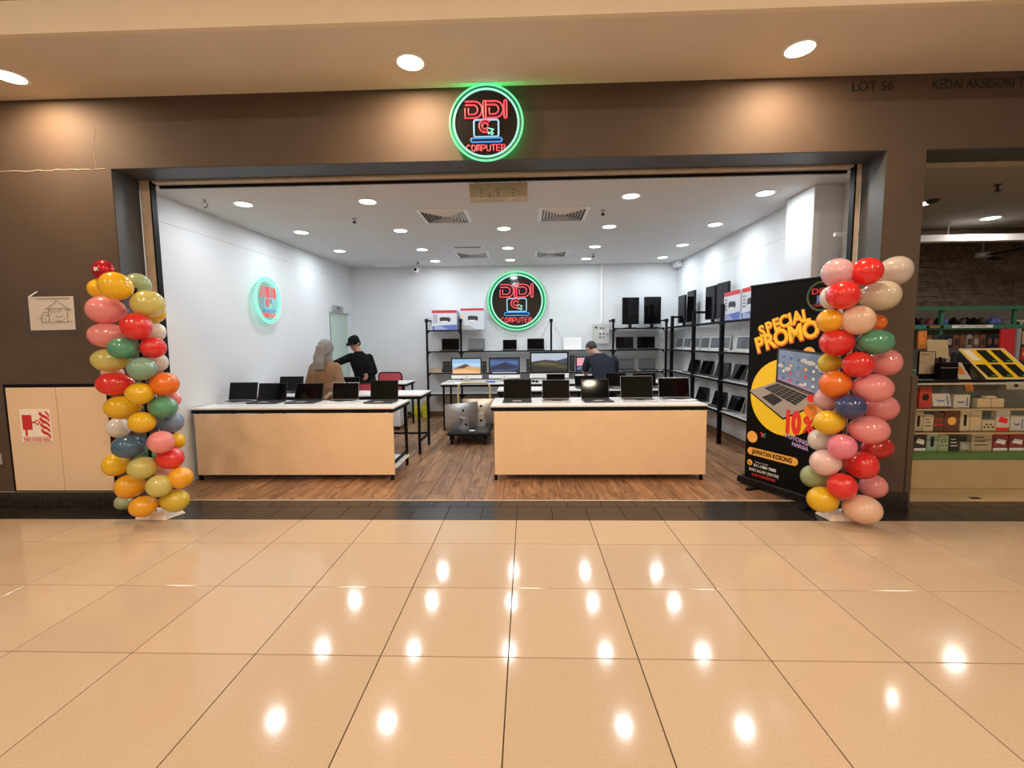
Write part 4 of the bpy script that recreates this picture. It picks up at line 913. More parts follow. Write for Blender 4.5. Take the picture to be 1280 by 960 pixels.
LB=[(-0.3,0.09,1.94,0.103,0.084,'yel'),(0.045,-0.14,1.928,0.127,0.109,'yel'),(0.019,0.09,1.969,0.11,0.097,'pgrn'),(0.206,-0.05,1.796,0.146,0.109,'pyel'),(0.13,0.09,1.736,0.103,0.081,'yel'),(-0.14,-0.05,1.753,0.149,0.112,'pnk'),(0.183,-0.14,1.614,0.115,0.106,'red'),(0.131,0.09,1.576,0.091,0.078,'wht'),(-0.143,-0.05,1.55,0.149,0.1,'pnk'),(0.063,-0.14,1.442,0.115,0.088,'grn'),(0.223,-0.05,1.446,0.106,0.087,'red'),(-0.141,-0.05,1.348,0.143,0.093,'pyel'),(0.137,0.09,1.32,0.081,0.074,'wht'),(0.199,-0.14,1.279,0.115,0.091,'teal'),(-0.262,0.09,1.235,0.11,0.065,'lpnk'),(-0.119,-0.05,1.151,0.143,0.093,'red'),(0.292,-0.05,1.148,0.125,0.096,'org'),(0.165,-0.14,1.08,0.112,0.088,'yel'),(0.244,0.09,1.006,0.071,0.061,'pnk'),(-0.076,-0.05,0.956,0.137,0.096,'yel'),(0.263,-0.05,0.957,0.131,0.09,'grn'),(0.162,-0.14,0.847,0.109,0.085,'yel'),(0.207,0.09,0.806,0.113,0.091,'blu'),(-0.249,0.09,0.763,0.103,0.087,'wht'),(0.038,-0.14,0.651,0.127,0.094,'dblu'),(0.3,-0.14,0.686,0.115,0.091,'pnk'),(0.243,0.09,0.646,0.065,0.068,'yel'),(0.289,-0.05,0.528,0.125,0.09,'red'),(-0.036,0.09,0.527,0.097,0.071,'grn'),(-0.175,-0.05,0.474,0.106,0.093,'yel'),(0.136,-0.14,0.475,0.118,0.091,'pyel'),(0.365,-0.05,0.364,0.1,0.09,'gold'),(0.108,0.09,0.379,0.091,0.071,'lpnk'),(-0.068,-0.05,0.289,0.125,0.1,'gold'),(0.257,-0.14,0.325,0.112,0.091,'pyel'),(-0.266,0.09,0.101,0.078,0.068,'pgrn'),(0.115,-0.14,0.153,0.112,0.085,'gold'),(0.301,-0.05,0.169,0.131,0.096,'gyel')]
RBX=2.582
RB=[(-0.203,-0.05,1.959,0.128,0.109,'lil'),(-0.059,-0.14,1.949,0.124,0.103,'red'),(0.218,-0.05,1.968,0.125,0.109,'pgry'),(-0.213,-0.14,1.782,0.134,0.106,'red'),(-0.145,0.09,1.785,0.078,0.091,'wht'),(0.117,-0.05,1.783,0.149,0.112,'crm'),(-0.244,-0.05,1.596,0.109,0.09,'gold'),(-0.097,-0.14,1.596,0.134,0.109,'peach'),(0.209,0.09,1.585,0.071,0.065,'org'),(-0.181,-0.05,1.43,0.143,0.106,'red'),(0.033,-0.14,1.43,0.131,0.097,'grn'),(-0.14,0.09,1.262,0.1,0.081,'gyel'),(-0.084,-0.14,1.263,0.121,0.097,'red'),(0.184,-0.05,1.272,0.128,0.103,'pnk'),(-0.179,-0.05,1.107,0.131,0.106,'org'),(0.033,-0.14,1.083,0.146,0.109,'pnk'),(-0.144,0.09,0.97,0.113,0.091,'lil'),(-0.12,-0.14,0.943,0.118,0.094,'navy'),(0.282,0.09,0.895,0.149,0.107,'pnk'),(-0.21,-0.05,0.804,0.131,0.096,'yel'),(0.022,-0.14,0.763,0.146,0.106,'pnk'),(-0.188,0.09,0.633,0.097,0.087,'wht'),(-0.162,-0.14,0.633,0.118,0.097,'hpnk'),(0.27,0.09,0.565,0.149,0.094,'dred'),(-0.221,-0.05,0.483,0.131,0.103,'wpnk'),(0.056,-0.05,0.46,0.134,0.109,'red'),(-0.211,0.09,0.325,0.123,0.094,'pgrn'),(-0.147,-0.14,0.321,0.124,0.1,'red'),(0.258,0.09,0.243,0.116,0.097,'pnk'),(-0.228,-0.05,0.18,0.134,0.103,'yel'),(0.009,-0.14,0.139,0.146,0.109,'peach')]

column(LBX, LB, 0, 'multicoloured balloon column before the hose cabinet and left jamb', (.085, .075))
column(RBX, RB, 0, 'pink, red and white balloon column before the banner', (-.03, .05))
t = thing('foil_balloon', 'small shiny red foil balloon above the left balloon column', 'balloon', (-3.50, 3.74, 2.085))
MB().ell((0, 0, 0), (.085, .06, .085)).build('balloon_body', P('red_foil', (.55, .02, .04), .15, metal=.5, bump=.4, bscale=25), t, smooth=True)
MB().prism([(.018, -.012), (.012, .018), (-.012, .020), (-.02, .0), (-.006, -.016), (.004, -.002)], -.0665, -.061).build('white_print', M['whitep'], t)
MB().tube([(.02, 0, -.08), (.08, 0, -.16), (.14, -.0, -.22)], .003, 5).build('ribbon', M['black'], t)

# ---------------- people ----------------
def limb(m, pts, rad, n=12):
    pts = [Vector(p) for p in pts]
    # resample for smooth taper
    P2 = []; R2 = []
    for i in range(len(pts)-1):
        for k in range(4): f = k/4; P2.append(pts[i].lerp(pts[i+1], f)); R2.append(rad[i]*(1-f)+rad[i+1]*f)
    P2.append(pts[-1]); R2.append(rad[-1]); m.tube(P2, R2, n)
    m.ell(pts[0], (rad[0],)*3, nu=n, nv=8); m.ell(pts[-1], (rad[-1],)*3, nu=n, nv=8)
    for i in range(1, len(pts)-1): m.ell(pts[i], (rad[i],)*3, nu=n, nv=8)
def loft(m, secs, n=20):    # secs: (centre, half width, half depth, lateral dir, depth dir)
    vs = []; fs = []; k = len(secs)
    for c, a_, b_, L_, D_ in secs:
        c, L_, D_ = Vector(c), Vector(L_).normalized(), Vector(D_).normalized()
        for j in range(n): t_ = 2*PI*j/n; vs.append(c+L_*(a_*math.copysign(abs(math.cos(t_))**.85, math.cos(t_)))+D_*(b_*math.copysign(abs(math.sin(t_))**.85, math.sin(t_))))
    for i in range(k-1): fs += [(i*n+j, i*n+(j+1) % n, (i+1)*n+(j+1) % n, (i+1)*n+j) for j in range(n)]
    fs += [tuple(range(n-1, -1, -1)), tuple(range((k-1)*n, k*n))]
    m.add(vs, fs)
def fuse(m, name, mat, parent, vox=.011, sm=4):
    me = bpy.data.meshes.new('tmp'); me.from_pydata(m.v, [], m.f)
    bm = bmesh.new(); bm.from_mesh(me); bmesh.ops.recalc_face_normals(bm, faces=bm.faces); bm.to_mesh(me); bm.free()
    o = bpy.data.objects.new('tmp', me); C.objects.link(o)
    a_ = o.modifiers.new('r', 'REMESH'); a_.mode = 'VOXEL'; a_.voxel_size = vox
    b_ = o.modifiers.new('s', 'SMOOTH'); b_.iterations = sm; b_.factor = .5
    dg = bpy.context.evaluated_depsgraph_get(); me2 = bpy.data.meshes.new_from_object(o.evaluated_get(dg)); bpy.data.objects.remove(o); bpy.data.meshes.remove(me)
    me2.name = name; me2.materials.clear(); me2.materials.append(mat); me2.polygons.foreach_set('use_smooth', [True]*len(me2.polygons))
    return inst(name, me2, parent)
def head(m, c, f, up, s=1.0):
    """skull, jaw, nose, ears; returns frame"""
    f, up = Vector(f).normalized(), Vector(up).normalized(); r = f.cross(up).normalized(); up = r.cross(f).normalized(); c = Vector(c)
    T = Matrix((r, f, up)).transposed()
    m.ell(c+up*.015*s, (.072*s, .090*s, .092*s), T); m.ell(c+f*.025*s-up*.050*s, (.054*s, .058*s, .060*s), T); m.ell(c+f*.055*s-up*.085*s, (.028*s, .024*s, .022*s), T, 10, 8)
    limb(m, [c+f*.083*s+up*.012*s, c+f*.103*s-up*.022*s], [.010*s, .014*s], 8)
    for q in (-1, 1): m.ell(c+r*q*.074*s-up*.005*s, (.010*s, .018*s, .028*s), T, 10, 8)
    return c, r, f, up, T
def face(parent, fr, s=1.0):
    c, r, f, up, T = fr
    for q in (-1, 1):
        e = MB().ell(c+r*q*.032*s+f*.078*s+up*.012*s, (.013*s, .010*s, .008*s), T, 10, 8).build('eye', M['eye'], parent, smooth=True)
        MB().ell(c+r*q*.032*s+f*.086*s+up*.012*s, (.006*s, .004*s, .006*s), T, 8, 6).build('iris', M['hair'], e)
        MB().tube([c+r*(q*.048)*s+f*.078*s+up*.032*s, c+r*(q*.032)*s+f*.087*s+up*.036*s, c+r*(q*.016)*s+f*.088*s+up*.032*s], .0035*s, 6).build('eyebrow', M['hair'], parent)
    MB().tube([c-r*.024*s+f*.080*s-up*.052*s, c+f*.090*s-up*.052*s, c+r*.024*s+f*.080*s-up*.052*s], [.004*s, .007*s, .004*s], 6).build('mouth', M['lips'], parent, smooth=True)
def hand(m, w_, d, n, thumb, s=1.0, curl=.5):
    """w_: wrist, d: direction of the hand, n: palm normal, thumb: side direction"""
    w_ = Vector(w_); d, n = Vector(d).normalized(), Vector(n).normalized(); th = Vector(thumb).normalized(); side = n.cross(d).normalized()
    if side.dot(th) < 0: side = -side
    T = Matrix((side, d, n)).transposed()
    m.ell(w_+d*.045*s, (.040*s, .052*s, .016*s), T, 12, 8)
    for i, (o_, L_) in enumerate(((.030, .070), (.010, .080), (-.011, .074), (-.031, .058))):
        b0 = w_+d*.085*s+side*o_*s*1.05; a1 = (d+n*curl*.5+side*o_*3).normalized(); a2 = (d+n*curl*1.4+side*o_*2).normalized()
        limb(m, [b0, b0+a1*L_*.5*s, b0+a1*L_*.5*s+a2*L_*.5*s], [.0085*s, .0080*s, .0065*s], 8)
    b0 = w_+d*.025*s+side*.034*s; limb(m, [b0, b0+(d*.6+side*.8+n*.2).normalized()*.035*s, b0+(d*.6+side*.8).normalized()*.035*s+(d+side*.25+n*.4).normalized()*.030*s], [.012*s, .010*s, .008*s], 8)
Z = Vector((0, 0, 1))
def shoe(parent, a_, f):
    a_ = Vector(a_); f = Vector(f).normalized(); T = Matrix((f.cross(Z).normalized(), f, Z)).transposed()
    m = MB(); m.ell(a_+f*.05-Z*.035, (.045, .13, .045), T); b = m.build('shoe', M['blackf'], parent, smooth=True)
    for v in b.data.vertices: v.co.z = max(v.co.z, .003)

# --- woman in tan tunic, back to the corridor ---
px, py = -2.52, 5.62
t = thing('person', 'person in a tan tunic and grey headscarf standing behind the left counter', 'person', (px, py, 0))
X_ = Vector((1, 0, 0)); Y_ = Vector((0, 1, 0))
b = MB(); fr = head(b, (.005, .035, 1.405), (-.15, 1, -.25), (0, .15, 1), .95)
limb(b, [(0, .0, 1.20), (.003, .02, 1.36)], [.055, .05])
loft(b, [((0, 0, .78), .15, .10, X_, Y_), ((0, 0, .95), .12, .085, X_, Y_), ((0, 0, 1.10), .145, .095, X_, Y_), ((0, 0, 1.20), .155, .08, X_, Y_), ((0, 0, 1.25), .08, .06, X_, Y_)])
LA = [(-.140, 0, 1.165), (-.205, -.01, .945), (-.16, .17, .90)]; RA = [(.140, 0, 1.165), (.185, -.04, .98), (.130, -.115, .875)]
limb(b, LA, [.045, .036, .026]); limb(b, RA, [.045, .036, .026])
hand(b, LA[2], (.3, 1, -.1), (0, 0, -1), (1, 0, 0), .9); hand(b, RA[2], (-.55, -.35, -.45), (-.3, .3, -.9), (-1, 0, 0), .9, 1.0)
for q in (-1, 1): limb(b, [(q*.075, 0, .80), (q*.078, .01, .43), (q*.08, -.02, .08)], [.085, .055, .038])
fuse(b, 'body', M['skinl'], t, .009, 3); face(t, fr, .95)
b = MB()
loft(b, [((0, .005, .30), .235, .16, X_, Y_), ((0, .005, .50), .215, .15, X_, Y_), ((0, 0, .80), .185, .135, X_, Y_), ((0, 0, .98), .165, .115, X_, Y_), ((0, 0, 1.10), .17, .115, X_, Y_), ((0, 0, 1.17), .165, .10, X_, Y_), ((0, 0, 1.225), .12, .08, X_, Y_), ((0, 0, 1.265), .06, .06, X_, Y_)])
limb(b, [(-.135, 0, 1.165), (-.205, -.015, .945), (-.17, .13, .905)], [.066, .060, .050]); limb(b, [(.135, 0, 1.165), (.190, -.04, .985), (.145, -.095, .905)], [.066, .064, .056])
for i in range(9):   # soft vertical folds
    a_ = -PI*.9+i*PI*.8/8; limb(b, [(.205*math.cos(a_), .14*math.sin(a_), .34), (.150*math.cos(a_), .105*math.sin(a_), .92)], [.018, .006], 6)
fuse(b, 'tunic', M['tunic'], t, .010, 4)
b = MB(); c0 = Vector((.005, .025, 1.415)); b.ell(c0, (.096, .112, .110)); b.ell(c0+Vector((-.002, -.015, -.05)), (.088, .095, .10)); limb(b, [c0-Vector((0, 0, .08)), (0, .0, 1.27)], [.082, .095])
loft(b, [((-.005, -.075, 1.44), .06, .03, X_, Y_), ((-.015, -.105, 1.34), .062, .028, X_, Y_), ((-.020, -.128, 1.24), .068, .022, X_, Y_), ((-.022, -.135, 1.15), .072, .014, X_, Y_)])
for x in (-.06, -.035, -.005, .022): limb(b, [(x*.6, -.105, 1.44), (x-.015, -.130, 1.30), (x*1.15-.02, -.143, 1.16)], [.010, .012, .008], 6)
limb(b, [(.05, -.07, 1.46), (.075, -.05, 1.38), (.03, -.10, 1.32)], [.02, .026, .018], 8)
# keep the face free
fuse(b, 'headscarf', M['hijab'], t, .009, 3)
b = MB()
for q in (-1, 1): limb(b, [(q*.078, .005, .60), (q*.08, .01, .40), (q*.082, -.015, .10)], [.095, .080, .070])
fuse(b, 'trousers', M['blackf'], t, .012, 3)
for q in (-1, 1): shoe(t, (q*.082, .0, .05), (0, 1, 0))

# --- man in black with a cap, leaning and reaching ---
px, py = -2.62, 7.27
t = thing('person', 'person in black sweater and black cap reaching out behind the tables', 'person', (px, py, 0))
F = Vector((-.40, -.9, 0)).normalized(); Lr = F.cross(Z).normalized()      # his right
b = MB(); H = Vector((-.115, -.07, 1.462)); fr = head(b, H, (-.30, -.85, -.40), (-.1, -.3, .93), 1.0)
limb(b, [(-.045, -.03, 1.28), (-.10, -.055, 1.40)], [.058, .052])
rsh, lsh = Vector((-.190, -.05, 1.250)), Vector((.080, .01, 1.235))
Ld = (rsh-lsh).normalized(); Dd = Ld.cross(Z).normalized()
loft(b, [((.01, 0, .80), .155, .10, Ld, Dd), ((0, 0, .98), .14, .095, Ld, Dd), ((-.03, -.02, 1.15), .165, .105, Ld, Dd), ((-.05, -.03, 1.26), .15, .085, Ld, Dd), ((-.055, -.03, 1.31), .08, .06, Ld, Dd)])
RA = [rsh, (-.385, -.19, 1.155), (-.545, -.40, 1.01)]; LA = [lsh, (.140, .05, 1.01), (.085, -.085, .985)]
limb(b, RA, [.050, .038, .027]); limb(b, LA, [.050, .038, .027])
hand(b, RA[2], (-.55, -.75, -.45), (0, 0, -1), (.6, -.5, 0)); hand(b, LA[2], (-.25, -.4, -.8), (-.7, .3, -.4), (-.2, -.8, 0), .85, 1.2)
for q in (-1, 1): limb(b, [(.01+q*.085*Ld.x, q*.085*Ld.y, .82), (.01+q*.09*Ld.x, -.01+q*.09*Ld.y, .45), (q*.10*Ld.x, q*.10*Ld.y, .08)], [.09, .06, .042])
fuse(b, 'body', M['skin'], t, .009, 3); face(t, fr)
b = MB()
loft(b, [((.01, 0, .84), .170, .120, Ld, Dd), ((0, 0, .98), .165, .118, Ld, Dd), ((-.03, -.02, 1.13), .180, .122, Ld, Dd), ((-.05, -.03, 1.245), .165, .102, Ld, Dd), ((-.06, -.03, 1.31), .09, .075, Ld, Dd), ((-.065, -.035, 1.345), .062, .062, Ld, Dd)])
limb(b, [rsh, RA[1], (-.52, -.375, 1.025)], [.067, .055, .042]); limb(b, [lsh, LA[1], (.094, -.07, .992)], [.067, .058, .045])
fuse(b, 'sweater', M['blackf'], t, .010, 4)
b = MB(); loft(b, [((.01, 0, .70), .165, .115, Ld, Dd), ((.01, 0, .87), .160, .112, Ld, Dd)])
for q in (-1, 1): limb(b, [(.01+q*.080*Ld.x, q*.080*Ld.y, .80), (.01+q*.09*Ld.x, -.01+q*.09*Ld.y, .45), (q*.10*Ld.x, q*.10*Ld.y, .09)], [.095, .078, .066])
fuse(b, 'trousers', M['blackf'], t, .012, 3)
c, r, f, up, T = fr
b = MB(); b.ell(c+up*.045, (.086, .104, .078), T); b.ell(c+up*.085-f*.005, (.078, .092, .048), T); fuse(b, 'cap', M['blackf'], t, .008, 3)
b = MB(); T2 = Matrix((r, (f-up*.25).normalized(), (up+f*.25).normalized())).transposed(); b.ell(c+f*.105+up*.045, (.066, .055, .008), T2); b.build('cap_brim', M['blackf'], t, smooth=True)
b = MB(); b.ell(c-f*.03-up*.005, (.078, .080, .07), T); fuse(b, 'hair', M['hair'], t, .008, 2)
g = MB()
for q in (-1, 1): g.tube([c+r*(q*.034+.022*math.cos(a_*PI/6))+f*.100+up*(.012+.018*math.sin(a_*PI/6)) for a_ in range(12)], .0018, 5, closed=True); g.tube([c+r*q*.057+f*.098+up*.014, c+r*q*.08+f*.0+up*.012], .0018, 5)
g.tube([c-r*.012+f*.104+up*.014, c+r*.012+f*.104+up*.014], .0018, 5); g.build('glasses', M['blackp'], t)
for q in (-1, 1): shoe(t, (q*.10*Ld.x, q*.10*Ld.y, .05), F)

# --- man in dark T-shirt bending over the computers, seen from behind ---
px, py = 1.18, 7.10
t = thing('person', 'person in a dark blue T-shirt bending over the desktop computers', 'person', (px, py, 0))
b = MB(); H = Vector((-.145, .33, 1.345)); fr = head(b, H, (-.45, .62, -.65), (-.25, .55, .75), 1.0)
limb(b, [(-.045, .20, 1.235), (-.11, .27, 1.30)], [.060, .054])
lsh, rsh = Vector((-.205, .19, 1.165)), Vector((.185, .17, 1.155)); Ld = (rsh-lsh).normalized()
def dd(v): return Ld.cross(Vector(v)).normalized()
ax = (-.0, .30, .95)
loft(b, [((.02, 0, .84), .155, .11, Ld, dd(ax)), ((.01, .06, .97), .145, .10, Ld, dd(ax)), ((0, .13, 1.09), .175, .115, Ld, dd(ax)), ((-.01, .18, 1.19), .165, .09, Ld, dd(ax)), ((-.03, .20, 1.25), .085, .065, Ld, dd(ax))])
LA = [lsh, (-.262, .25, .985), (-.20, .42, .875)]; RA = [rsh, (.235, .22, .97), (.18, .44, .875)]
limb(b, LA, [.052, .040, .028]); limb(b, RA, [.052, .040, .028]); hand(b, LA[2], (.25, 1, -.25), (0, 0, -1), (1, 0, 0)); hand(b, RA[2], (-.2, 1, -.25), (0, 0, -1), (-1, 0, 0))
for q in (-1, 1): limb(b, [(.02+q*.085, 0, .84), (.02+q*.095, -.005, .46), (.02+q*.10, -.02, .08)], [.095, .062, .043])
fuse(b, 'body', M['skin'], t, .009, 3); face(t, fr)
b = MB(); loft(b, [((.02, -.01, .80), .185, .128, Ld, dd(ax)), ((.01, .05, .97), .185, .128, Ld, dd(ax)), ((0, .12, 1.09), .198, .135, Ld, dd(ax)), ((-.01, .175, 1.19), .178, .108, Ld, dd(ax)), ((-.035, .20, 1.255), .095, .08, Ld, dd(ax))])
limb(b, [lsh, lsh.lerp(Vector(LA[1]), .75)], [.072, .064]); limb(b, [rsh, rsh.lerp(Vector(RA[1]), .75)], [.072, .064])
fuse(b, 'tshirt', M['navyf'], t, .010, 4)
b = MB(); loft(b, [((.02, 0, .72), .17, .12, X_, Y_), ((.02, 0, .86), .165, .118, X_, Y_)])
for q in (-1, 1): limb(b, [(.02+q*.08, 0, .80), (.02+q*.095, -.005, .46), (.02+q*.10, -.02, .09)], [.10, .082, .068])
fuse(b, 'trousers', M['blackf'], t, .012, 3)
c, r, f, up, T = fr
b = MB(); b.ell(c+up*.040-f*.015, (.084, .096, .078), T); b.ell(c-f*.04+up*.0, (.074, .062, .065), T); fuse(b, 'hair', M['hair'], t, .008, 2)
for q in (-1, 1): shoe(t, (.02+q*.10, -.0, .05), (0, 1, 0))

# ---------------- neighbouring shop ----------------
NX1 = 9.5
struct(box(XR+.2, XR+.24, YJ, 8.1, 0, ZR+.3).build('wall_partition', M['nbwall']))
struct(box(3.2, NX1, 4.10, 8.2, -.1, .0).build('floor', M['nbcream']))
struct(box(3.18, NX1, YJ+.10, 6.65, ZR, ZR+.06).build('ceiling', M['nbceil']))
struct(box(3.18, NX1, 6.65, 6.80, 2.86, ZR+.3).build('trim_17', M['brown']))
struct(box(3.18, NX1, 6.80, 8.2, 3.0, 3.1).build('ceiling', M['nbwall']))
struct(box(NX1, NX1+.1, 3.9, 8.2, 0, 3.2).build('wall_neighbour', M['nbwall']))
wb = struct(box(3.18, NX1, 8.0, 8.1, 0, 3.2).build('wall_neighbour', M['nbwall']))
# ledge stone cladding on the rear wall
sm = MB(); rs = random.Random(9); z = 1.85
while z < 2.98:
    hgt = rs.uniform(.035, .06); x = 5.6+rs.uniform(0, .2)
    while x < 9.3:
        L_ = rs.uniform(.12, .42); sm.box(x, x+L_-.004, 8.0-rs.uniform(.012, .045), 7.999, z, z+hgt-.004); x += L_
    z += hgt
o = sm.build('ledge_stone', M['stone'], wb); o['kind'] = 'stuff'
t = thing('light_trunking', 'long white light trunking under the neighbouring shop ceiling', 'trunking', (7.0, 6.30, 2.70))
MB().box(-1.95, 2.2, -.05, .05, 0, .085).build('trunking', M['wplastic'], t, bevel=.004)
for x in (-1.5, 0, 1.5): MB().tube([(x, 0, .086), (x, 0, .248)], .006, 6).build('hanger_rod', M['grey'], t)
MB().box(-.01, .01, -.052, .052, -.002, .087).build('joint', M['grey'], t)
t = thing('ceiling_fan', 'dark three-blade ceiling fan in the neighbouring shop', 'fan', (6.95, 7.35, 3.0))
MB().tube([(0, 0, -.001), (0, 0, -.26)], .012, 8).build('rod', M['grey'], t); MB().lathe([(.05, -.25), (.10, -.27), (.10, -.33), (.05, -.35)], 16).build('motor', M['grey'], t, smooth=True)
for k in range(3):
    q = MB(); q.T = Matrix.Rotation(.5+k*2*PI/3, 4, 'Z'); q.add([(.09, -.04, -.30), (.62, -.06, -.305), (.62, .06, -.315), (.09, .04, -.31), (.09, -.04, -.306), (.62, -.06, -.311), (.62, .06, -.321), (.09, .04, -.316)], [(0,1,2,3),(7,6,5,4),(0,4,5,1),(1,5,6,2),(2,6,7,3),(3,7,4,0)]); q.build('blade', M['black'], t)
for x, y, nm in ((5.82, 6.09, 'in view beyond the pillar'), (4.4, 5.4, 'nearer the pillar'), (7.4, 5.2, 'farther along')):
    t = downlight(x, y, ZR, .095, M['lamp_w'], NB_W, (1, .93, .84), 'round white downlight in the neighbouring shop, '+nm, 'downlights in the neighbouring shop')
t = thing('sprinkler', 'brownish pendant sprinkler near the neighbouring shutter', 'sprinkler', (4.63, 4.80, ZR)); MB().lathe([(.03, -.0005), (.03, -.01), (.012, -.015), (.012, -.05), (.03, -.07)], 12).build('sprinkler_head', M['lid'], t)
t = thing('smoke_detector', 'small dark detector on the neighbouring shop ceiling by the pillar', 'detector', (4.42, 5.28, ZR)); MB().lathe([(.06, -.0005), (.06, -.02), (.04, -.035)], 16).build('detector_body', M['lid'], t, smooth=True)
# glass display counter
CX0, CX1, CY0, CY1 = 3.34, 8.6, 4.46, 4.98
t = thing('display_case', 'glass display case with cream plinth and green band in neighbouring shop', 'display case', (0, 0, 0))
MB().box(CX0, CX1, CY0, CY1, .001, .285).build('plinth', M['nbcream'], t, bevel=.003)
MB().box(CX0, CX1, CY0-.008, CY1, .286, .345).build('green_band', M['greenb'], t, bevel=.002)
for z in (.545, .775): s = MB().box(CX0+.01, CX1-.01, CY0+.012, CY1-.01, z-.008, z).build('glass_shelf', M['glass'], t); MB().box(CX0+.01, CX1-.01, CY0+.002, CY0+.011, z-.012, z+.004).build('shelf_edge', M['nbcream'], s)
MB().box(CX0, CX1, CY0, CY1, 1.028, 1.036).build('top_glass', M['glass'], t); MB().box(CX0, CX1, CY0-.006, CY0+.008, 1.012, 1.0275).build('top_rail', M['alu'], t); MB().box(CX0, CX1, CY0-.006, CY0-.001, 1.036, 1.056).build('top_rail', M['black'], t)
MB().box(CX0+.01, CX1-.01, CY1-.009, CY1-.002, .35, 1.01).build('back_panel', M['nbwall'], t)
MB().box(CX0, CX0+.008, CY0+.01, CY1-.01, .346, 1.02).build('side_glass', M['glass'], t)
for x in (CX0+.002, 4.86, 6.4): MB().box(x, x+.012, CY0-.006, CY0+.001, .346, 1.011).build('upright', M['alu'], t)
tag(MB().box(4.02, 4.10, 4.16, 4.20, .001, .004).build('floor_mark', M['black'], rot=(0, 0, 0)), 'small dark patch on the cream floor before the display case', 'mark')
PC = dict(red=P('red_pack', (.50, .06, .04), .5, var=.2, scale=14), white=P('white_pack', (.62, .58, .50), .5, var=.08, scale=30), cream=P('cream_pack', (.62, .52, .34), .5, var=.06, scale=14), dark=P('dark_pack', (.045, .035, .03), .5, var=.3, scale=20), brown=P('brown_pack', (.16, .06, .035), .5, var=.25, scale=16), maroon=P('maroon_pack', (.28, .05, .05), .5, var=.5, scale=22), teal=P('pale_teal_pack', (.28, .42, .33), .5, var=.2, scale=14), grn=P('pale_green_pack', (.36, .42, .26), .5, var=.25, scale=18), orange=P('orange_pack', (.70, .22, .04), .5, var=.3, scale=10), beige=P('beige_pack', (.48, .40, .28), .5, var=.15, scale=16), grey=P('grey_pack', (.30, .28, .25), .5, var=.2, scale=14))
PRN = dict(dark=M['ltext'], blue=M['blueprint'], red=M['redv'], white=M['whitep'], gold=M['yellowd'], green=M['green'])
def pack(x, z, w, h, col, label, prn, kind, y=4.56, d=.05, lean=0, nm='product_box'):
    t = thing(nm, label, 'box', (x, y, z+(.014 if lean else .001)), 0, 'packaged accessories in the glass display case')
    q = MB(); q.T = Matrix.Rotation(-lean, 4, 'X'); q.box(-w/2, w/2, 0, d, 0, h); q.build('carton', PC[col], t, bevel=.0015)
    f = MB(); f.T = Matrix.Rotation(-lean, 4, 'X')
    if kind == 'pen': f.prism([(-w*.15, h*.25), (w*.15, h*.25), (w*.15, h*.80), (-w*.15, h*.80)], -.0012, -.0004)
    elif kind == 'disc': f.lathe([(min(w, h)*.28, -.0012), (min(w, h)*.28, -.0004)], 20, (0, 0, h*.52), ax='Y')
    elif kind == 'curve':
        f.prism([(-w*.35, h*.55), (-w*.2, h*.38), (w*.1, h*.36), (w*.25, h*.55), (w*.1, h*.47), (-w*.15, h*.48)], -.0012, -.0004); f.prism([(w*.30, h*.1), (w*.38, h*.1), (w*.38, h*.8), (w*.30, h*.8)], -.0012, -.0004)
    elif kind == 'lines':
        for k in range(3): f.prism([(-w*.35, h*(.3+k*.2)), (w*(.3-.1*k), h*(.3+k*.2)), (w*(.3-.1*k), h*(.35+k*.2)), (-w*.35, h*(.35+k*.2))], -.0012, -.0004)
    elif kind == 'dots':
        for k in range(5): f.lathe([(min(w, h)*.09, -.0012), (min(w, h)*.09, -.0004)], 10, (w*(-.32+.16*k), 0, h*(.35+.25*(k % 2))), ax='Y')
    elif kind == 'band': f.prism([(-w/2+.002, .003), (w/2-.002, .003), (w/2-.002, h*.16), (-w/2+.002, h*.16)], -.0012, -.0004); f.prism([(-w*.35, h*.45), (w*.3, h*.35), (w*.35, h*.6), (-w*.2, h*.7)], -.0012, -.0004)
    if f.v: f.build('print', PRN[prn], t)
    return t
Z2, Z1, Z0 = .775, .545, .345
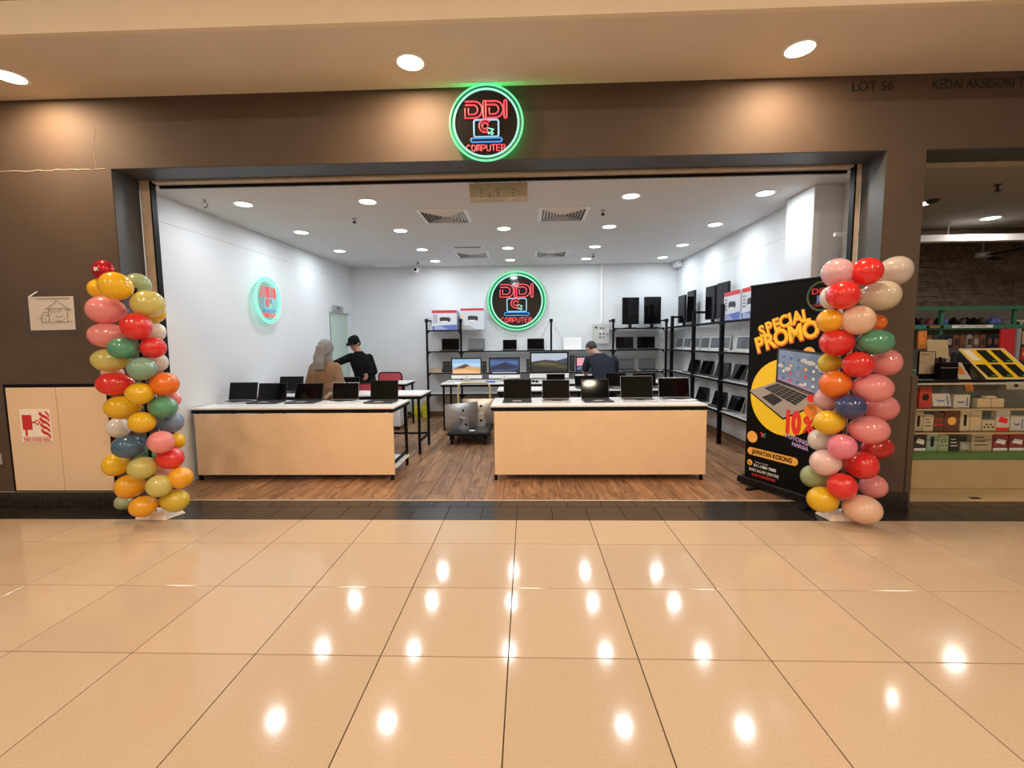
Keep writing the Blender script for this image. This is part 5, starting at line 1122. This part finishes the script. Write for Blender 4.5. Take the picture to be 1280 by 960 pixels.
for a_ in ((3.72, Z2, .09, .15, 'red', 'small red pack on the upper shelf, at the pillar end', 'dark', 'lines'), (3.885, Z2, .115, .20, 'red', 'taller red pack with dark picture on the upper shelf', 'dark', 'disc'),
 (4.05, Z2, .17, .13, 'white', 'tilted white pack with grey-blue curve on the upper shelf', 'blue', 'curve'), (4.23, Z2, .15, .125, 'white', 'upright white pack with grey-blue curve on the upper shelf', 'blue', 'curve'),
 (4.44, Z2, .125, .085, 'cream', 'low cream pack on the upper shelf, pillar side', 'gold', 'lines'), (4.57, Z2, .12, .085, 'cream', 'low cream pack on the upper shelf, far side', 'gold', 'lines'),
 (3.832, Z1, .093, .19, 'beige', 'beige pack with dark pen picture, pillar end of middle shelf', 'dark', 'pen'), (3.930, Z1, .093, .16, 'cream', 'plain cream pack with text on the middle shelf', 'dark', 'lines'), (4.028, Z1, .09, .175, 'brown', 'narrow brown pack with red spots on the middle shelf', 'red', 'dots'), (4.150, Z1, .145, .19, 'brown', 'dark brown pack with golden disc on the middle shelf', 'gold', 'disc'),
 (4.275, Z1, .09, .20, 'cream', 'tall cream pack with long dark picture on the middle shelf', 'dark', 'pen'), (4.378, Z1, .105, .195, 'cream', 'tall cream pack with golden dots on the middle shelf', 'gold', 'dots'), (4.50, Z1, .12, .104, 'cream', 'short cream pack with dark dots on the middle shelf', 'dark', 'dots'), (4.632, Z1, .13, .198, 'white', 'white pack with red base band on the middle shelf', 'red', 'band'), (4.772, Z1, .13, .145, 'white', 'white pack with blue curve on the middle shelf', 'blue', 'curve'),
 (3.862, Z0, .115, .185, 'dark', 'black pack with pale wedge at the pillar end of the bottom shelf', 'white', 'band'), (3.978, Z0, .105, .178, 'teal', 'pale teal pack on the bottom shelf', 'dark', 'pen'), (4.085, Z0, .10, .155, 'grn', 'pale green pack on the bottom shelf', 'green', 'dots'), (4.19, Z0, .10, .16, 'dark', 'black pack with small white label on the bottom shelf', 'white', 'lines'), (4.295, Z0, .10, .085, 'grey', 'short grey pack on the bottom shelf', 'white', 'lines'),
 (4.450, Z0, .195, .187, 'beige', 'widest beige pack with fine drawings on the bottom shelf', 'dark', 'lines'), (4.628, Z0, .14, .178, 'maroon', 'maroon blister pack on the bottom shelf, first of three', 'white', 'band'), (4.785, Z0, .145, .178, 'maroon', 'maroon blister pack on the bottom shelf, second of three', 'white', 'band'), (4.945, Z0, .145, .178, 'maroon', 'maroon blister pack on the bottom shelf, last of three', 'white', 'dots')):
    pack(a_[0], a_[1], a_[2], a_[3], a_[4], a_[5], a_[6], a_[7], lean=.25 if 'tilted' in a_[5] else 0)
pack(4.505, Z2+.088, .10, .022, 'cream', 'cream pack lying on top of the two low cream packs', 'gold', 'lines', y=4.562, d=.05)
t = thing('hanging_card', 'orange card tag hanging under the glass top', 'card', (4.325, 4.60, .90)); MB().prism([(-.05, .12), (.03, .12), (.055, .0), (-.01, .0)], 0, .003).build('card', PC['orange'], t); MB().prism([(-.006, .0), (.055, .0), (.05, .025), (-.01, .025)], -.001, -.0002).build('print', PRN['green'], t)
t = thing('hanging_card', 'white card with dark emblem hanging under the glass top', 'card', (4.77, 4.60, .945)); MB().prism([(-.10, .08), (.10, .08), (.09, .0), (-.085, .0)], 0, .003).build('card', PC['white'], t); MB().lathe([(.022, -.001), (.022, -.0002)], 14, (0, 0, .045), ax='Y').build('print', PRN['dark'], t)
# things on the case
zt = 1.037
t = thing('document_stand', 'beige framed sheet standing on the display case by the pillar', 'document stand', (4.075, 4.80, zt)); MB().box(-.085, .085, 0, .012, .02, .285).build('frame', M['black'], t); MB().box(-.075, .075, -.003, -.0005, .055, .28).build('sheet', PC['beige'], t); MB().box(-.06, .02, -.0042, -.0032, .25, .256).build('print', PRN['dark'], t); MB().box(-.05, .05, -.04, .05, .001, .019).build('foot', M['black'], t)
t = thing('document_stand', 'pale tilted sheet on a stand above the black case', 'document stand', (4.30, 4.90, zt)); q = MB(); q.T = Matrix.Rotation(-.12, 4, 'X'); q.prism([(-.11, .215), (.105, .205), (.095, .40), (-.115, .405)], 0, .006); q.build('sheet', PC['cream'], t); MB().box(-.01, .01, .0, .012, .001, .22).build('pole', M['black'], t); MB().box(-.07, .07, -.04, .05, .0005, .012).build('foot', M['black'], t); MB().box(-.085, -.045, .018, .0195, .235, .262).build('print', PRN['dark'], t)
t = thing('accessory_case', 'black padded case standing on the glass counter', 'case', (4.19, 4.70, zt)); MB().box(-.09, .085, -.04, .05, .001, .175).build('case_body', M['blackf'], t, bevel=.012); MB().box(-.095, .095, -.0425, -.0402, .12, .125).build('zip', M['grey'], t)
t = thing('phone_pack', 'pinkish phone pack leaning on a dark holder', 'package', (4.36, 4.70, zt+.005)); q = MB(); q.T = Matrix.Rotation(-.35, 4, 'X'); q.prism([(-.04, .0), (.075, .0), (.02, .175), (-.095, .175)], 0, .012); q.build('pack', PC['white'], t); q = MB(); q.T = Matrix.Rotation(-.35, 4, 'X'); q.prism([(-.03, .05), (.035, .05), (.0, .14), (-.06, .14)], -.0015, -.0003); q.build('print', PC['orange'], t); MB().box(.04, .09, .03, .09, -.004, .15).build('holder', M['black'], t, bevel=.003)
t = thing('phone_display', 'slanted yellow display board carrying six black phones', 'display', (4.72, 4.66, zt+.008)); T_ = Matrix.Rotation(-.55, 4, 'X')
q = MB(); q.T = T_; q.prism([(-.17, .0), (.31, .0), (.14, .345), (-.30, .345)], 0, .012); q.build('board', M['yellow'], t)
q = MB(); q.T = T_
for a_, b_ in (((-.17, 0), (.31, 0)), ((.31, 0), (.14, .345)), ((.14, .345), (-.30, .345)), ((-.30, .345), (-.17, 0))): q.tube([(a_[0], 0, a_[1]), (b_[0], 0, b_[1])], .005, 4)
q.build('white_rim', M['whitep'], t)
for r_ in range(2):
    for c_ in range(3):
        if r_ == 1 and c_ == 0:
            q = MB(); q.T = T_; q.prism([(-.27, .33), (-.20, .33), (-.14, .21), (-.215, .21)], -.002, -.0005); q.build('white_text_panel', M['paper'], t); 
        z0 = .02+r_*.165; sh_ = -.40*z0*0
        x0 = -.14+c_*.145-(z0*.42)
        if r_ == 1 and c_ == 0: continue
        q = MB(); q.T = T_; q.prism([(x0, z0), (x0+.085, z0), (x0+.085-.066, z0+.14), (x0-.066, z0+.14)], -.010, -.0005); q.build('phone', M['blackp'], t)
        q = MB(); q.T = T_; q.prism([(x0+.03, z0+.006), (x0+.07, z0+.006), (x0+.062, z0+.022), (x0+.022, z0+.022)], -.0115, -.0105); q.build('green_sticker', PRN['green'], t)
MB().prism([(-.15, .001), (.28, .001), (.16, .25), (-.22, .25)], .17, .18).build('back_support', M['nbwall'], t)
# rear shelving in the neighbouring shop
t = thing('rear_display_rack', 'green steel display rack with hooks at the back of neighbouring shop', 'rack', (0, 7.0, 0))
for x in (5.62, 6.12, 7.16, 7.9, 8.7): MB().box(x-.022, x+.022, 0, .04, .001, 1.92).build('upright', M['green'], t)
for z in (1.86, 1.59): MB().box(5.60, 8.9, -.05, -.01, z, z+.05).build('rail', M['green'], t)
MB().box(5.60, 8.9, -.04, .30, 1.575, 1.589).build('shelf', M['green'], t); MB().box(5.60, 8.9, .30, .32, .20, 1.90).build('back_panel', M['nbwall'], t); MB().box(5.60, 8.9, -.30, .30, .25, .28).build('shelf', M['green'], t); MB().box(5.60, 8.9, -.30, .30, .80, .82).build('shelf', M['green'], t)
MB().box(5.86, 6.10, -.054, -.0505, 1.594, 1.636).build('sign_strip', M['black'], t); text('lettering', 'ORIGINAL', .045, M['yellowd'], t, (5.98, -.0545, 1.615), sx=.8)
MB().box(6.22, 6.80, -.054, -.0505, 1.596, 1.636).build('label_strip', M['paper'], t); text('lettering', 'CABLE & ACCESSORIES', .036, M['ltext'], t, (6.51, -.0545, 1.616), sx=1.1)
rg = random.Random(12)
ORD = ('first second third fourth fifth sixth seventh eighth ninth tenth eleventh twelfth thirteenth fourteenth').split()
bc = [M['blueprint'], M['blackf'], PC['dark'], PC['maroon'], M['navyf']]
for i in range(13):
    x = 5.70+i*.112
    t = thing('pouch', 'soft accessory pouch on the top rack shelf, %s' % ('blue tray below' if i < 7 else 'dark heap'), 'pouch', (x, 7.115, 1.592), 0, 'soft pouches on the top shelf of the rear rack'); t['label'] = 'soft dark pouch on the top rack shelf, %s from the pillar' % ORD[i]
    q = MB(); q.T = Matrix.Rotation(rg.uniform(-.3, .3), 4, 'Y'); q.ell((0, 0, .088), (.044, .056, .080), None, 10, 8); q.build('pouch_body', bc[rg.randrange(5)], t, smooth=True); MB().box(-.05, .05, -.062, -.052, .02, .06).build('front_tray', M['blueprint'] if i < 8 else M['navyf'], t)
for i in range(3):
    t = thing('small_carton', 'white printed carton on the top rack shelf past the pouches, %s of three' % ORD[i], 'box', (7.24+i*.17, 7.10, 1.5905), 0, 'white cartons on the rear rack'); MB().box(-.08, .08, -.03, .08, .0, .12).build('carton', PC['white'], t, bevel=.002); MB().box(-.06, .06, -.0315, -.0305, .03, .09).build('print', PRN['dark'], t)
hc = [PC['dark'], PC['grey'], M['lid'], M['navyf'], PC['brown']]
for r_ in range(2):
    for i in range(11):
        x = 5.90+i*.095; z = 1.50-r_*.26
        t = thing('blister_pack', 'dark hanging accessory pack, %s hook row, %s from the pillar' % (('upper', 'lower')[r_], ORD[i]), 'package', (x, 6.93, z), 0, 'hanging accessory packs on the rear rack')
        MB().prism([(-.038, -.19), (.038, -.19), (.038, -.04), (.015, 0), (-.015, 0), (-.038, -.04)], 0, .025).build('card', hc[rg.randrange(5)], t); MB().box(-.028, .028, -.004, -.0005, -.15, -.06).build('bubble', hc[rg.randrange(5)], t); MB().tube([(0, -.02, -.012), (0, .07, -.012)], .003, 5).build('hook', M['silver'], t)
tag(MB().box(6.88, 7.08, 6.90, 6.93, 1.10, 1.575).build('red_panel', M['red'], bevel=.002), 'upright dark red panel at the edge of the rear rack', 'panel')
tag(MB().box(7.09, 7.14, 6.88, 6.94, .9, 1.58).build('grey_post', M['grey']), 'pale grey post beside the dark red panel', 'post')
tag(MB().box(5.74, 5.86, 6.93, 6.96, 1.30, 1.56).build('orange_panel', PC['orange'], bevel=.002), 'small reddish orange panel on the rear rack by the pillar', 'panel')
for i in range(10):
    for j, z in enumerate((.82, .28)):
        t = thing('stock_box', 'dim product box on the %s low rack shelf, %s from the pillar' % (('upper', 'lower')[j], ORD[i]), 'box', (5.75+i*.30, 6.85, z+.001), 0, 'product boxes on the low rear rack shelves'); MB().box(-.12, .12, -.08, .1, 0, rg.uniform(.15, .26)).build('carton', list(PC.values())[rg.randrange(11)], t, bevel=.003)
rx = 7.35
for i in range(5):
    for j, z in enumerate((1.10, 1.34)):
        t = thing('blister_pack', 'colourful pack at the far end of the rack, %s row, %s of five' % (('lower', 'upper')[j], ORD[i]), 'package', (7.26+i*.13, 6.93, z+.2), 0, 'colourful hanging packs on the rear rack')
        MB().box(-.05, .05, 0, .03, -.19, 0).build('card', PC[('red', 'white', 'beige', 'brown', 'orange')[(i+j*2) % 5]], t); MB().lathe([(.028, -.0015), (.028, -.0003)], 12, (0, 0, -.09), ax='Y').build('print', PRN[('gold', 'dark', 'red')[i % 3]], t)
